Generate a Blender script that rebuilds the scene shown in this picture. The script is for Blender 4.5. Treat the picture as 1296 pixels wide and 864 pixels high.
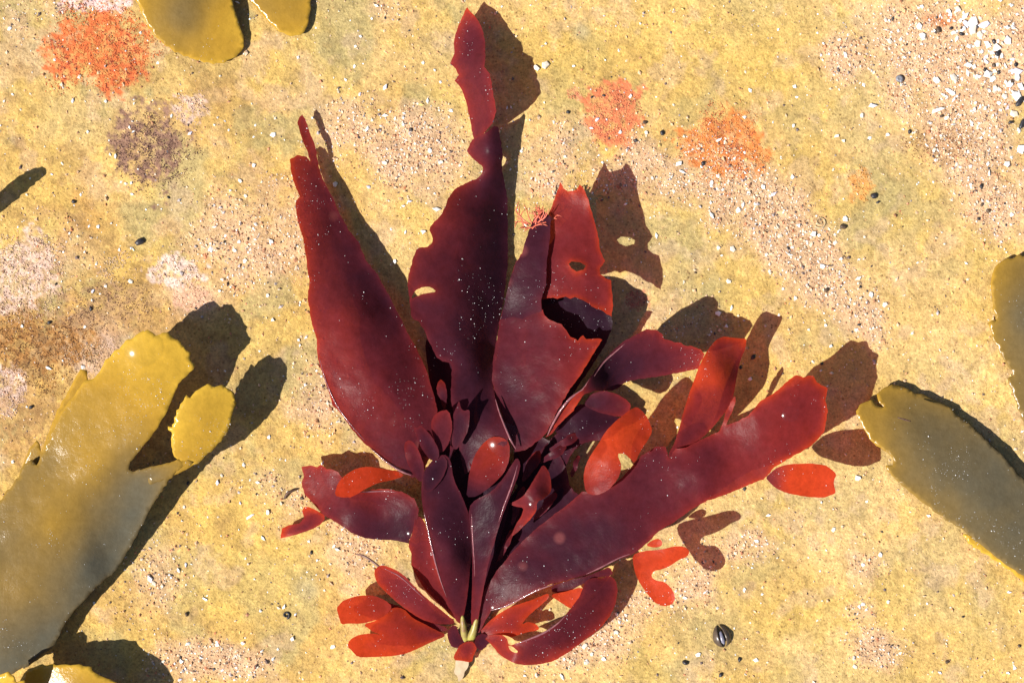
import bpy, math, random
import numpy as np
from mathutils import Vector, Matrix, noise as mnoise
from mathutils.geometry import delaunay_2d_cdt

# ------------------------------------------------------------------ start
for o in list(bpy.data.objects):
    bpy.data.objects.remove(o)
scn = bpy.context.scene
col = scn.collection
S = 0.00025            # metres per photo pixel on the rock floor
HPX = 2800.0           # camera height in those units (0.70 m)

cam_d = bpy.data.cameras.new('camera')
cam = bpy.data.objects.new('camera', cam_d)
col.objects.link(cam)
cam.location = (0, 0, HPX * S)
cam.rotation_euler = (0, 0, 0)
cam_d.sensor_width = 36.0
cam_d.lens = 36.0 * (HPX * S) / (1296 * S)
cam_d.clip_start = 0.01
cam_d.clip_end = 100.0
scn.camera = cam

SUN_EL = math.radians(45)
SUN_DX, SUN_DY = -0.885, -0.466      # ground direction towards the sun
wd = bpy.data.worlds.new('World')
scn.world = wd
wd.use_nodes = True
wn = wd.node_tree.nodes
sky = wn.new('ShaderNodeTexSky')
sky.sky_type = 'NISHITA'
sky.sun_disc = False
sky.sun_elevation = SUN_EL
sky.sun_rotation = math.atan2(SUN_DX, SUN_DY)
wn['Background'].inputs['Strength'].default_value = 0.05
wd.node_tree.links.new(sky.outputs[0], wn['Background'].inputs['Color'])

sl = bpy.data.lights.new('sun', 'SUN')
sl.energy = 5.0
sl.angle = math.radians(0.53)
sl.color = (1.0, 0.95, 0.87)
sun = bpy.data.objects.new('sun', sl)
col.objects.link(sun)
ch = math.cos(SUN_EL)
sun.rotation_euler = Vector((SUN_DX * ch, SUN_DY * ch, math.sin(SUN_EL))).to_track_quat('Z', 'Y').to_euler()
sun.location = (SUN_DX, SUN_DY, 1.0)

vs = scn.view_settings
vs.view_transform = 'Standard'
vs.look = 'None'
vs.exposure = 0.68
vs.gamma = 1.0
vs.use_curve_mapping = False
scn.render.engine = 'CYCLES'
scn.cycles.transparent_max_bounces = 24
scn.cycles.max_bounces = 10
scn.cycles.transmission_bounces = 8
scn.render.resolution_x = 1024
scn.render.resolution_y = 682

rng = np.random.default_rng(7)
random.seed(7)

# ------------------------------------------------------------------ helpers
def P(x, y, z=0.0):
    """photo pixel + height (pixel units) -> metres"""
    k = 1.0 - z / HPX
    return ((x - 648) * S * k, (432 - y) * S * k, z * S)

def Pn(x, y, z):
    k = 1.0 - z / HPX
    return np.stack([(x - 648) * S * k, (432 - y) * S * k, z * S], axis=-1)

def _hash(ix, iy, seed):
    h = (ix.astype(np.int64) * 374761393 + iy.astype(np.int64) * 668265263 + seed * 974711) & 0xffffffff
    h = ((h ^ (h >> 13)) * 1274126177) & 0xffffffff
    h = (h ^ (h >> 16)) & 0xffff
    return h / 65535.0

def vnoise(x, y, seed=0):
    x = np.asarray(x, float); y = np.asarray(y, float)
    ix = np.floor(x); iy = np.floor(y)
    fx = x - ix; fy = y - iy
    fx = fx * fx * (3 - 2 * fx); fy = fy * fy * (3 - 2 * fy)
    a = _hash(ix, iy, seed); b = _hash(ix + 1, iy, seed)
    c = _hash(ix, iy + 1, seed); d = _hash(ix + 1, iy + 1, seed)
    return (a * (1 - fx) + b * fx) * (1 - fy) + (c * (1 - fx) + d * fx) * fy

def fbm(x, y, scale, octv=4, seed=0, gain=0.55):
    t = 0.0; a = 1.0; n = 0.0
    x = np.asarray(x, float) / scale; y = np.asarray(y, float) / scale
    for k in range(octv):
        c, s_ = math.cos(0.6 * k + seed), math.sin(0.6 * k + seed)
        t = t + a * vnoise(c * x - s_ * y + 17 * k, s_ * x + c * y + 31 * k, seed + k)
        n += a; a *= gain; x = x * 2.03; y = y * 2.03
    return t / n

def sstep(a, b, v):
    t = np.clip((v - a) / (b - a), 0, 1)
    return t * t * (3 - 2 * t)

def ell(x, y, cx, cy, rx, ry, ang=0.0):
    c, s_ = math.cos(math.radians(ang)), math.sin(math.radians(ang))
    dx = x - cx; dy = y - cy
    u = (c * dx + s_ * dy) / rx; v = (-s_ * dx + c * dy) / ry
    return np.exp(-(u * u + v * v) ** 1.3)

def gz(x, y):
    """height of the rock floor in pixel units"""
    x = np.asarray(x, float); y = np.asarray(y, float)
    z = 10 * (fbm(x, y, 170, 3, 3) - 0.5) + 4.2 * (fbm(x, y, 34, 3, 11) - 0.5) + 1.6 * (fbm(x, y, 6, 2, 19) - 0.5)
    d = (x - 1215) * 0.78 - (y - 10) * 0.62          # low shelf in one corner
    z = z + 5 * sstep(0, 26, d - 8 * (fbm(x, y, 40, 3, 5) - 0.5))
    return z

# sandy drifts on the rock (x, y, rx, ry, angle, weight)
SAND = [(960, 262, 120, 55, 38, 1.0), (1065, 375, 85, 36, 42, .75), (545, 185, 75, 60, 0, .62), (455, 175, 70, 45, 20, .5),
        (330, 300, 95, 80, 0, .62), (415, 500, 60, 70, 0, .5), (1185, 75, 75, 100, -10, .85), (1258, 95, 40, 110, 28, 1.0), (1262, 240, 46, 80, 0, .7),
        (1068, 70, 30, 36, 0, .65), (760, 800, 90, 40, -30, .7), (1110, 822, 44, 30, 0, .75), (945, 690, 38, 26, 0, .6),
        (245, 838, 70, 30, 0, .7), (200, 740, 45, 70, 30, .4), (450, 690, 40, 50, 0, .5), (320, 845, 40, 24, 0, .5),
        (500, 20, 40, 24, 30, .45), (880, 740, 40, 60, 0, .4), (700, 210, 60, 70, 0, .45), (350, 620, 50, 50, 0, .4),
        (40, 20, 40, 40, 0, .4), (1100, 715, 32, 22, 0, .5), (1090, 768, 26, 16, 0, .5), (810, 225, 40, 60, 0, .55), (880, 420, 70, 45, 0, .35),
        (60, 330, 60, 80, 0, .25)]

def sand_d(x, y):
    t = 0
    for (cx, cy, rx, ry, a, w) in SAND:
        t = t + w * ell(x, y, cx, cy, rx, ry, a)
    n = fbm(x, y, 38, 4, 41)
    return np.clip(t * (0.35 + 1.3 * n) + 0.10 * sstep(.45, .7, n), 0, 1.2)

# ------------------------------------------------------------------ materials
def mat(name):
    m = bpy.data.materials.new(name)
    m.use_nodes = True
    nt = m.node_tree
    for n in list(nt.nodes):
        nt.nodes.remove(n)
    out = nt.nodes.new('ShaderNodeOutputMaterial')
    return m, nt, out

def N(nt, kind, **kw):
    n = nt.nodes.new(kind)
    for k, v in kw.items():
        if k in n.inputs:
            n.inputs[k].default_value = v
        else:
            setattr(n, k, v)
    return n

def L(nt, a, b):
    nt.links.new(a, b)

def ramp(nt, stops):
    r = nt.nodes.new('ShaderNodeValToRGB')
    e = r.color_ramp.elements
    while len(e) < len(stops):
        e.new(0.5)
    for k, (p, c) in enumerate(stops):
        e[k].position = p
        e[k].color = (c[0], c[1], c[2], 1)
    return r

def noise_tex(nt, scale, detail=3, rough=.6):
    g = N(nt, 'ShaderNodeNewGeometry')
    t = N(nt, 'ShaderNodeTexNoise', Scale=scale, Detail=detail, Roughness=rough)
    L(nt, g.outputs['Position'], t.inputs['Vector'])
    return t

def mulcol(nt, a, b, fac=1.0, mode='MULTIPLY'):
    m = nt.nodes.new('ShaderNodeMix')
    m.data_type = 'RGBA'; m.blend_type = mode
    m.inputs[0].default_value = fac
    L(nt, a, m.inputs[6]); L(nt, b, m.inputs[7])
    return m.outputs[2]

def rock_material():
    m, nt, out = mat('algal_film_rock')
    at = N(nt, 'ShaderNodeAttribute', attribute_name='tint')
    t1 = noise_tex(nt, 1250, 4, .75)
    r1 = ramp(nt, [(.30, (.52, .49, .45)), (.44, (.90, .89, .88)), (.56, (1.05, 1.05, 1.05)), (.70, (1.40, 1.44, 1.55))])
    L(nt, t1.outputs[0], r1.inputs[0])
    c = mulcol(nt, at.outputs['Color'], r1.outputs[0])
    t2 = noise_tex(nt, 480, 3, .65)
    r2 = ramp(nt, [(.28, (.80, .79, .80)), (.5, (1, 1, 1)), (.72, (1.16, 1.15, 1.08))])
    L(nt, t2.outputs[0], r2.inputs[0])
    c = mulcol(nt, c, r2.outputs[0])
    # sparse dark grit
    g = N(nt, 'ShaderNodeNewGeometry')
    vo = N(nt, 'ShaderNodeTexVoronoi', Scale=520.0)
    L(nt, g.outputs['Position'], vo.inputs['Vector'])
    r3 = ramp(nt, [(.10, (.42, .36, .32)), (.24, (1, 1, 1))])
    L(nt, vo.outputs['Distance'], r3.inputs[0])
    t4 = noise_tex(nt, 150, 2, .5)
    r4 = ramp(nt, [(.42, (0, 0, 0)), (.66, (1, 1, 1))])
    L(nt, t4.outputs[0], r4.inputs[0])
    mx = nt.nodes.new('ShaderNodeMix'); mx.data_type = 'RGBA'; mx.blend_type = 'MULTIPLY'
    L(nt, r4.outputs[0], mx.inputs[0]); L(nt, c, mx.inputs[6]); L(nt, r3.outputs[0], mx.inputs[7])
    b = N(nt, 'ShaderNodeBsdfPrincipled', Roughness=.75)
    b.inputs['Specular IOR Level'].default_value = 0.25
    L(nt, mx.outputs[2], b.inputs['Base Color'])
    bp = N(nt, 'ShaderNodeBump', Strength=.75, Distance=.0006)
    L(nt, t1.outputs[0], bp.inputs['Height']); L(nt, bp.outputs[0], b.inputs['Normal'])
    L(nt, b.outputs[0], out.inputs[0])
    return m

def tint_material(name, rough=.6, spec=.3, bump=0.0):
    m, nt, out = mat(name)
    at = N(nt, 'ShaderNodeAttribute', attribute_name='tint')
    t1 = noise_tex(nt, 1700, 3, .7)
    r1 = ramp(nt, [(.25, (.6, .58, .56)), (.5, (1, 1, 1)), (.75, (1.3, 1.3, 1.3))])
    L(nt, t1.outputs[0], r1.inputs[0])
    c = mulcol(nt, at.outputs['Color'], r1.outputs[0])
    b = N(nt, 'ShaderNodeBsdfPrincipled', Roughness=rough)
    b.inputs['Specular IOR Level'].default_value = spec
    L(nt, c, b.inputs['Base Color'])
    if bump:
        bp = N(nt, 'ShaderNodeBump', Strength=bump, Distance=.0006)
        L(nt, t1.outputs[0], bp.inputs['Height']); L(nt, bp.outputs[0], b.inputs['Normal'])
    L(nt, b.outputs[0], out.inputs[0])
    return m

def solid_material(name, c1, c2, scale=900, rough=.45, spec=.4):
    m, nt, out = mat(name)
    t1 = noise_tex(nt, scale, 4, .65)
    r1 = ramp(nt, [(.32, c1), (.68, c2)])
    L(nt, t1.outputs[0], r1.inputs[0])
    b = N(nt, 'ShaderNodeBsdfPrincipled', Roughness=rough)
    b.inputs['Specular IOR Level'].default_value = spec
    L(nt, r1.outputs[0], b.inputs['Base Color'])
    bp = N(nt, 'ShaderNodeBump', Strength=.35, Distance=.0003)
    L(nt, t1.outputs[0], bp.inputs['Height']); L(nt, bp.outputs[0], b.inputs['Normal'])
    L(nt, b.outputs[0], out.inputs[0])
    return m

def frond_material(name, stops, transl, tr_thin, tr_thick, tint, rough=.35, spec=.5, mott=(.72, 1.25), spots=None, cloud=.30):
    """thin living tissue: colour follows the tissue thickness, with shade and sky sheen painted in ('thick')"""
    m, nt, out = mat(name)
    at = N(nt, 'ShaderNodeAttribute', attribute_name='thick')
    t0 = noise_tex(nt, 130, 4, .6)
    ma = N(nt, 'ShaderNodeMath', operation='MULTIPLY_ADD')
    L(nt, t0.outputs[0], ma.inputs[0]); ma.inputs[1].default_value = cloud
    sb = N(nt, 'ShaderNodeMath', operation='SUBTRACT')
    L(nt, at.outputs['Fac'], sb.inputs[0]); sb.inputs[1].default_value = cloud * .5
    L(nt, sb.outputs[0], ma.inputs[2])
    rc = ramp(nt, stops)
    L(nt, ma.outputs[0], rc.inputs[0])
    t1 = noise_tex(nt, 520, 4, .7)
    r1 = ramp(nt, [(.3, (mott[0],) * 3), (.7, (mott[1],) * 3)])
    L(nt, t1.outputs[0], r1.inputs[0])
    c = mulcol(nt, rc.outputs[0], r1.outputs[0])
    if spots:
        g = N(nt, 'ShaderNodeNewGeometry')
        vo = N(nt, 'ShaderNodeTexVoronoi', Scale=95.0)
        L(nt, g.outputs['Position'], vo.inputs['Vector'])
        rs = ramp(nt, [(.10, (1, 1, 1)), (.22, (0, 0, 0))])
        L(nt, vo.outputs['Distance'], rs.inputs[0])
        tn = noise_tex(nt, 45, 2, .5)
        rn = ramp(nt, [(.58, (0, 0, 0)), (.66, (.5, .5, .5))])
        L(nt, tn.outputs[0], rn.inputs[0])
        f = mulcol(nt, rs.outputs[0], rn.outputs[0])
        mx = nt.nodes.new('ShaderNodeMix'); mx.data_type = 'RGBA'
        L(nt, f, mx.inputs[0]); L(nt, c, mx.inputs[6]); mx.inputs[7].default_value = (*spots, 1)
        c = mx.outputs[2]
    b = N(nt, 'ShaderNodeBsdfPrincipled', Roughness=rough)
    b.inputs['Specular IOR Level'].default_value = spec
    L(nt, c, b.inputs['Base Color'])
    bp = N(nt, 'ShaderNodeBump', Strength=.28, Distance=.0005)
    L(nt, t1.outputs[0], bp.inputs['Height']); L(nt, bp.outputs[0], b.inputs['Normal'])
    tl = N(nt, 'ShaderNodeBsdfTranslucent')
    L(nt, c, tl.inputs[0])
    m1 = N(nt, 'ShaderNodeMixShader'); m1.inputs[0].default_value = transl
    L(nt, b.outputs[0], m1.inputs[1]); L(nt, tl.outputs[0], m1.inputs[2])
    tp = N(nt, 'ShaderNodeBsdfTransparent'); tp.inputs[0].default_value = (*tint, 1)
    mr = N(nt, 'ShaderNodeMapRange')
    L(nt, at.outputs['Fac'], mr.inputs[0])
    mr.inputs[2].default_value = .62
    mr.inputs[3].default_value = tr_thin; mr.inputs[4].default_value = tr_thick
    m2 = N(nt, 'ShaderNodeMixShader')
    L(nt, mr.outputs[0], m2.inputs[0]); L(nt, m1.outputs[0], m2.inputs[1]); L(nt, tp.outputs[0], m2.inputs[2])
    L(nt, m2.outputs[0], out.inputs[0])
    return m

M_rock = rock_material()
M_grain = tint_material('sand_grain', .5, .4)
M_crust = tint_material('encrusting_growth', .8, .2, .5)
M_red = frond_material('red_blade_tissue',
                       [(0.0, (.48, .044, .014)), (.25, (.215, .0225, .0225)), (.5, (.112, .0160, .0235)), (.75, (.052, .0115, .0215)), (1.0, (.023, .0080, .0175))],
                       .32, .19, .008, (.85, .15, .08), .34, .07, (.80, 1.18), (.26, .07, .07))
M_wrack = frond_material('brown_wrack_tissue',
                         [(0.0, (.62, .380, .042)), (.3, (.42, .238, .028)), (.6, (.225, .140, .036)), (1.0, (.105, .095, .066))],  # grey end stop stands in for sky reflected on the frond bases
                         .18, 0.02, 0.0, (.5, .3, .05), .20, .34, (.88, 1.12), None, .14)
M_stipe = solid_material('pale_green_stipe', (.36, .34, .07), (.20, .10, .05), 260, .4)
M_hold = solid_material('dark_holdfast', (.10, .03, .03), (.22, .13, .10), 500, .5)
M_pale = solid_material('pale_dead_tissue', (.40, .29, .17), (.52, .39, .25), 300, .6)
M_tuft = solid_material('coral_red_filament', (.52, .08, .045), (.66, .17, .10), 900, .4)
M_shellw = solid_material('white_shell', (.80, .78, .72), (.93, .92, .90), 500, .4)
M_shellp = solid_material('cream_shell', (.72, .60, .45), (.86, .78, .68), 500, .45)
M_shellb = solid_material('lilac_shell', (.55, .52, .66), (.80, .80, .88), 500, .35)
M_dark = solid_material('black_grit', (.012, .012, .016), (.05, .045, .05), 900, .4)
M_brown = solid_material('brown_grit', (.05, .03, .02), (.12, .08, .05), 900, .5)
M_valve = solid_material('mussel_valve', (.03, .022, .018), (.13, .09, .06), 420, .3, .6)
M_nacre = solid_material('mussel_inside', (.10, .10, .16), (.32, .31, .36), 300, .25, .6)
M_tube = solid_material('worm_tube', (.42, .30, .15), (.60, .46, .28), 800, .5)
M_twig = solid_material('dark_debris', (.05, .025, .018), (.12, .06, .04), 800, .6)
M_speck = solid_material('tiny_bubble', (.80, .80, .82), (.95, .95, .97), 900, .15, .8)

def clear_material(name, rough=0.0):
    m, nt, out = mat(name)
    f = N(nt, 'ShaderNodeFresnel')
    gg = N(nt, 'ShaderNodeNewGeometry')
    io = N(nt, 'ShaderNodeMapRange')
    io.inputs[3].default_value = 1.33; io.inputs[4].default_value = 1 / 1.33
    L(nt, gg.outputs['Backfacing'], io.inputs[0]); L(nt, io.outputs[0], f.inputs['IOR'])
    tp = N(nt, 'ShaderNodeBsdfTransparent'); tp.inputs[0].default_value = (.985, .99, .985, 1)
    gl = N(nt, 'ShaderNodeBsdfGlossy', Roughness=rough)
    mx = N(nt, 'ShaderNodeMixShader')
    L(nt, f.outputs[0], mx.inputs[0]); L(nt, tp.outputs[0], mx.inputs[1]); L(nt, gl.outputs[0], mx.inputs[2])
    L(nt, mx.outputs[0], out.inputs[0])
    return m
M_water = clear_material('clear_water', .03)

# ------------------------------------------------------------------ object helpers
def mesh_np(name, V, F, smooth=True):
    me = bpy.data.meshes.new(name)
    V = np.asarray(V, np.float32); F = np.asarray(F, np.int32)
    me.vertices.add(len(V)); me.vertices.foreach_set('co', V.ravel())
    k = F.shape[1]
    me.loops.add(F.size); me.loops.foreach_set('vertex_index', F.ravel())
    me.polygons.add(len(F))
    me.polygons.foreach_set('loop_start', np.arange(0, F.size, k, dtype=np.int32))
    me.polygons.foreach_set('use_smooth', np.full(len(F), smooth, bool))
    me.update(calc_edges=True)
    return me

def set_tint(me, C):
    a = me.color_attributes.new('tint', 'FLOAT_COLOR', 'POINT')
    C4 = np.ones((len(C), 4), np.float32); C4[:, :3] = C
    a.data.foreach_set('color', C4.ravel())

def set_f(me, name, v):
    a = me.attributes.new(name, 'FLOAT', 'POINT')
    a.data.foreach_set('value', np.asarray(v, np.float32))

def link(name, me, material=None, parent=None, loc=None):
    o = bpy.data.objects.new(name, me)
    col.objects.link(o)
    if material is not None and me is not None and not me.materials:
        me.materials.append(material)
    if parent is not None:
        o.parent = parent
    if loc is not None:
        o.location = loc
    return o

def tag(o, label, cat, group=None):
    o['label'] = label; o['category'] = cat
    if group:
        o['group'] = group
    return o

def empty(name, loc):
    o = bpy.data.objects.new(name, None)
    o.empty_display_size = 0.01
    col.objects.link(o)
    o.location = loc
    return o

# ------------------------------------------------------------------ rock floor
def build_floor():
    def axis(lo, hi, step, far):
        inner = np.arange(lo, hi + step, step)
        ext = step * np.cumsum(1.32 ** np.arange(1, 60))
        ext = ext[ext < far]
        return np.concatenate([lo - ext[::-1], inner, inner[-1] + ext])
    xs = axis(-90, 1386, 2.4, 14000)
    ys = axis(-70, 934, 2.4, 14000)
    X, Y = np.meshgrid(xs, ys)
    x = X.ravel(); y = Y.ravel()
    z = gz(x, y)
    sd = sand_d(x, y)
    z = z + 1.6 * np.clip(sd, 0, 1)
    V = Pn(x, y, z)
    # foot of each floor vertex is laid out in plain metres: no perspective needed at these heights
    nx, ny = len(xs), len(ys)
    i = np.arange(nx * ny).reshape(ny, nx)
    F = np.stack([i[:-1, :-1].ravel(), i[1:, :-1].ravel(), i[1:, 1:].ravel(), i[:-1, 1:].ravel()], 1)
    ochre = np.array([.535, .335, .098]); light = np.array([.66, .440, .180]); olive = np.array([.415, .325, .135])
    tan = np.array([.60, .385, .225]); brown = np.array([.30, .165, .060]); orange = np.array([.55, .29, .075]); yell = np.array([.60, .392, .098])
    pink = np.array([.60, .40, .32]); gray = np.array([.40, .34, .20])
    C = np.repeat(ochre[None], len(x), 0)
    def lay(C, c, f):
        f = np.clip(f, 0, 1)[:, None]
        return C * (1 - f) + c[None] * f
    n1 = fbm(x, y, 120, 4, 51); n2 = fbm(x, y, 70, 4, 61); n3 = fbm(x, y, 30, 4, 71); n4 = fbm(x, y, 12, 3, 81)
    C = lay(C, light, .75 * sstep(.40, .68, n1) + .55 * sstep(650, 1150, x))  # floor colour brightened rightwards to imitate uneven exposure and haze
    C = lay(C, olive, .80 * sstep(.48, .64, n2) * (1.0 - .45 * sstep(700, 1200, x)))
    for (cx, cy, rx, ry, w) in [(1010, 25, 60, 40, .4), (1120, 90, 70, 50, .5), (1110, 260, 60, 60, .7), (880, 360, 60, 60, .6), (560, 235, 50, 50, .6), (410, 60, 60, 60, .5),
                                (900, 790, 60, 50, .7), (960, 655, 60, 35, .5), (1230, 760, 60, 40, .4), (330, 470, 50, 70, .6), (250, 60, 90, 60, .5), (100, 150, 60, 40, .5), (20, 40, 60, 60, .4), (470, 350, 60, 60, .5), (1245, 140, 40, 40, .8), (1190, 470, 60, 30, .4), (560, 60, 40, 40, .3)]:
        C = lay(C, olive, w * ell(x, y, cx, cy, rx, ry) * (.5 + n3))
    for (cx, cy, rx, ry, w) in [(300, 690, 110, 110, .6), (60, 230, 60, 50, .6), (850, 60, 150, 80, .6), (1020, 770, 90, 50, .55), (1180, 830, 120, 60, .4), (690, 60, 60, 60, .5), (980, 80, 60, 60, .5), (1270, 40, 40, 40, .8)]:
        C = lay(C, yell, w * ell(x, y, cx, cy, rx, ry) * (.4 + 1.1 * n3))
    C = lay(C, yell, .50 * sstep(.50, .66, fbm(x, y, 55, 4, 131)))
    C = lay(C, pink * .9, .28 * sstep(.55, .7, fbm(x, y, 34, 4, 137)))
    C = lay(C, brown, .55 * sstep(.56, .72, n3) * sstep(620, 150, x) * (.4 + .6 * n1) + .25 * sstep(.62, .75, n4))
    for (cx, cy, rx, ry, w) in [(40, 435, 75, 60, 1.0), (105, 330, 60, 70, .55), (110, 420, 70, 45, .7), (90, 260, 50, 40, .45), (130, 520, 60, 60, .5), (30, 530, 40, 40, .5), (260, 130, 60, 50, .3), (190, 400, 60, 50, .4)]:
        C = lay(C, brown, w * ell(x, y, cx, cy, rx, ry) * sstep(.36, .62, n4 * .5 + n3 * .5))
        C = lay(C, orange, .7 * w * ell(x, y, cx, cy, rx, ry) * sstep(.50, .66, fbm(x, y, 16, 3, 91)))
    C = lay(C, pink, .6 * ell(x, y, 250, 378, 30, 22) + .35 * ell(x, y, 120, 440, 50, 40) * n3 * 2)
    C = lay(C, light * 1.1, .8 * ell(x, y, 1004, 815, 32, 24) * sstep(.35, .6, n4) + .6 * ell(x, y, 915, 768, 22, 10))
    C = lay(C, gray, .7 * ell(x, y, 736, 40, 12, 12) + .6 * ell(x, y, 1262, 27, 10, 8) + .5 * ell(x, y, 390, 745, 18, 14))
    C = lay(C, tan, .95 * sstep(.12, .75, sd))
    sp = fbm(x, y, 5, 3, 111)
    for (cx, cy, rx, ry, c3, w) in [(125, 62, 66, 54, (.64, .15, .045), .85), (776, 146, 32, 40, (.70, .20, .085), 1.0), (915, 182, 54, 48, (.70, .22, .055), 1.0), (1090, 232, 14, 21, (.66, .31, .09), .7),
                                    (727, 119, 9, 8, (.68, .26, .14), .7), (806, 380, 14, 13, (.66, .26, .15), .7), (1190, 25, 17, 8, (.58, .20, .07), .6), (196, 190, 50, 54, (.27, .15, .10), .75), (1193, 181, 34, 24, (.38, .22, .10), .45),
                                    (28, 350, 46, 52, (.66, .46, .36), .75), (8, 492, 24, 28, (.66, .46, .38), .8), (224, 344, 32, 20, (.72, .53, .44), .85), (246, 377, 25, 16, (.66, .38, .25), .8), (240, 136, 20, 18, (.64, .45, .37), .6), (120, 4, 46, 13, (.72, .50, .46), .8), (125, 452, 38, 24, (.60, .42, .32), .5), (45, 432, 66, 44, (.36, .17, .05), .75), (120, 392, 60, 30, (.36, .21, .11), .5), (20, 545, 40, 40, (.40, .22, .08), .5)]:
        d = np.sqrt(((x - cx) / rx) ** 2 + ((y - cy) / ry) ** 2) + 1.5 * (fbm(x, y, max(rx, ry) * .5, 5, 117 + int(cx)) - .5)
        C = lay(C, np.array(c3), 1.15 * w * sstep(1.06, .88, d + .7 * (fbm(x, y, 8, 3, 123) - .5)) * (.30 + 1.0 * sstep(.38, .58, sp)))
    C = C * (0.86 + .28 * fbm(x, y, 9, 3, 101))[:, None]
    me = mesh_np('rock_floor', V, F)
    set_tint(me, C)
    o = link('rock_floor', me, M_rock)
    o['kind'] = 'structure'
    o['label'] = 'ochre rock floor of the tide pool with an algal film'
    return o
build_floor()

def floor_z(x, y):
    x = np.asarray(x, float); y = np.asarray(y, float)
    return gz(x, y) + 1.6 * np.clip(sand_d(x, y), 0, 1)

# ------------------------------------------------------------------ sand
OCTV = np.array([[1, 0, 0], [-1, 0, 0], [0, 1, 0], [0, -1, 0], [0, 0, 1], [0, 0, -1]], float)
OCTF = np.array([[0, 2, 4], [2, 1, 4], [1, 3, 4], [3, 0, 4], [2, 0, 5], [1, 2, 5], [3, 1, 5], [0, 3, 5]], int)

def scatter_octs(x, y, z, r, C, squash=(.5, .9), rg=rng):
    n = len(x)
    sc = r[:, None] * np.stack([rg.uniform(.7, 1.35, n), rg.uniform(.6, 1.1, n), rg.uniform(*squash, n)], 1)
    v = OCTV[None] * sc[:, None, :]
    v = v + rg.normal(0, .16, v.shape) * r[:, None, None]
    a = rg.uniform(0, 6.283, n); c, s_ = np.cos(a), np.sin(a)
    t = rg.normal(0, .35, n); ct, st = np.cos(t), np.sin(t)
    vx, vy, vz = v[..., 0], v[..., 1], v[..., 2]
    vy, vz = vy * ct[:, None] - vz * st[:, None], vy * st[:, None] + vz * ct[:, None]
    vx, vy = vx * c[:, None] - vy * s_[:, None], vx * s_[:, None] + vy * c[:, None]
    base = Pn(x, y, z)
    W = base[:, None, :] + np.stack([vx, vy, vz], -1) * S
    F = (OCTF[None] + (np.arange(n) * 6)[:, None, None]).reshape(-1, 3)
    return W.reshape(-1, 3), F, np.repeat(C, 6, 0)

def build_sand():
    n = 260000
    x = rng.uniform(-40, 1336, n); y = rng.uniform(-30, 894, n)
    d = sand_d(x, y)
    keep = rng.uniform(0, 1, n) < np.clip(.03 + .62 * sstep(.08, .9, d), 0, 1)
    x, y, d = x[keep], y[keep], d[keep]
    n = len(x)
    pal = np.array([[.62, .40, .24], [.70, .50, .34], [.60, .32, .16], [.74, .62, .48], [.90, .88, .84], [.38, .18, .10], [.14, .10, .10], [.58, .22, .11], [.46, .40, .40], [.05, .045, .05], [.62, .44, .16]])
    w = np.array([.21, .19, .13, .12, .10, .075, .05, .04, .045, .025, .025]); w /= w.sum()
    C = pal[rng.choice(len(pal), n, p=w)] * rng.uniform(.8, 1.15, (n, 1))
    r = np.clip(rng.lognormal(.10, .38, n), .5, 3.2)
    z = floor_z(x, y) + .25 * r
    V, F, CC = scatter_octs(x, y, z, r, C)
    me = mesh_np('sand', V, F, False)
    set_tint(me, np.clip(CC, 0, .95))
    o = link('sand', me, M_grain)
    o['kind'] = 'stuff'
    tag(o, 'pinkish tan shelly sand grains drifted over the rock floor', 'sand')
build_sand()

# ------------------------------------------------------------------ encrusting patches
def crust(name, cx, cy, rx, ry, seed, cols, label, cat, group=None, cover=.9, edge=.35, r=1.3, ang=0, big=1.0, fs=6.0, patchy=.5):
    """a low growth of flattened granules hugging the rock"""
    rg = np.random.default_rng(seed)
    n = int(cover * 3.4 * rx * ry * 2.6 / (r * r))
    X = cx + rg.uniform(-1.5, 1.5, n) * max(rx, ry); Y = cy + rg.uniform(-1.5, 1.5, n) * max(rx, ry)
    c, s_ = math.cos(math.radians(ang)), math.sin(math.radians(ang))
    u = (c * (X - cx) + s_ * (Y - cy)) / rx; v = (-s_ * (X - cx) + c * (Y - cy)) / ry
    d = np.sqrt(u * u + v * v) + big * .9 * (fbm(X, Y, max(rx, ry) * .6, 4, seed) - .5)
    f = fbm(X, Y, fs, 3, seed + 9)
    pr = sstep(1.0 + edge * .5, 1.0 - edge, d) * (1 - patchy + patchy * 2 * sstep(.38, .62, f))
    k = rg.uniform(0, 1, n) < np.clip(pr, 0, 1)
    x, y, f = X[k], Y[k], f[k]
    n = len(x)
    cols = np.array(cols)
    w = rg.uniform(0, 1, n)
    ci = np.where(w < .5, 0, 1)
    if len(cols) > 2:
        ci = np.where(rg.uniform(0, 1, n) < .75 * sstep(.5, .7, fbm(x, y, max(rx, ry) * .45, 3, seed + 33)) + .10, 2, ci)
    C = cols[ci] * rg.uniform(.82, 1.15, (n, 1))
    loc = Vector(P(cx, cy, float(floor_z(cx, cy))))
    rr = r * rg.uniform(.65, 1.35, n)
    V, F, CC = scatter_octs(x, y, floor_z(x, y) + .10 * rr, rr, C, (.15, .35), rg)
    me = mesh_np(name, V - np.array(loc)[None], F)
    set_tint(me, np.clip(CC, 0, .95))
    o = link(name, me, M_crust, None, loc)
    return tag(o, label, cat, group)

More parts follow.
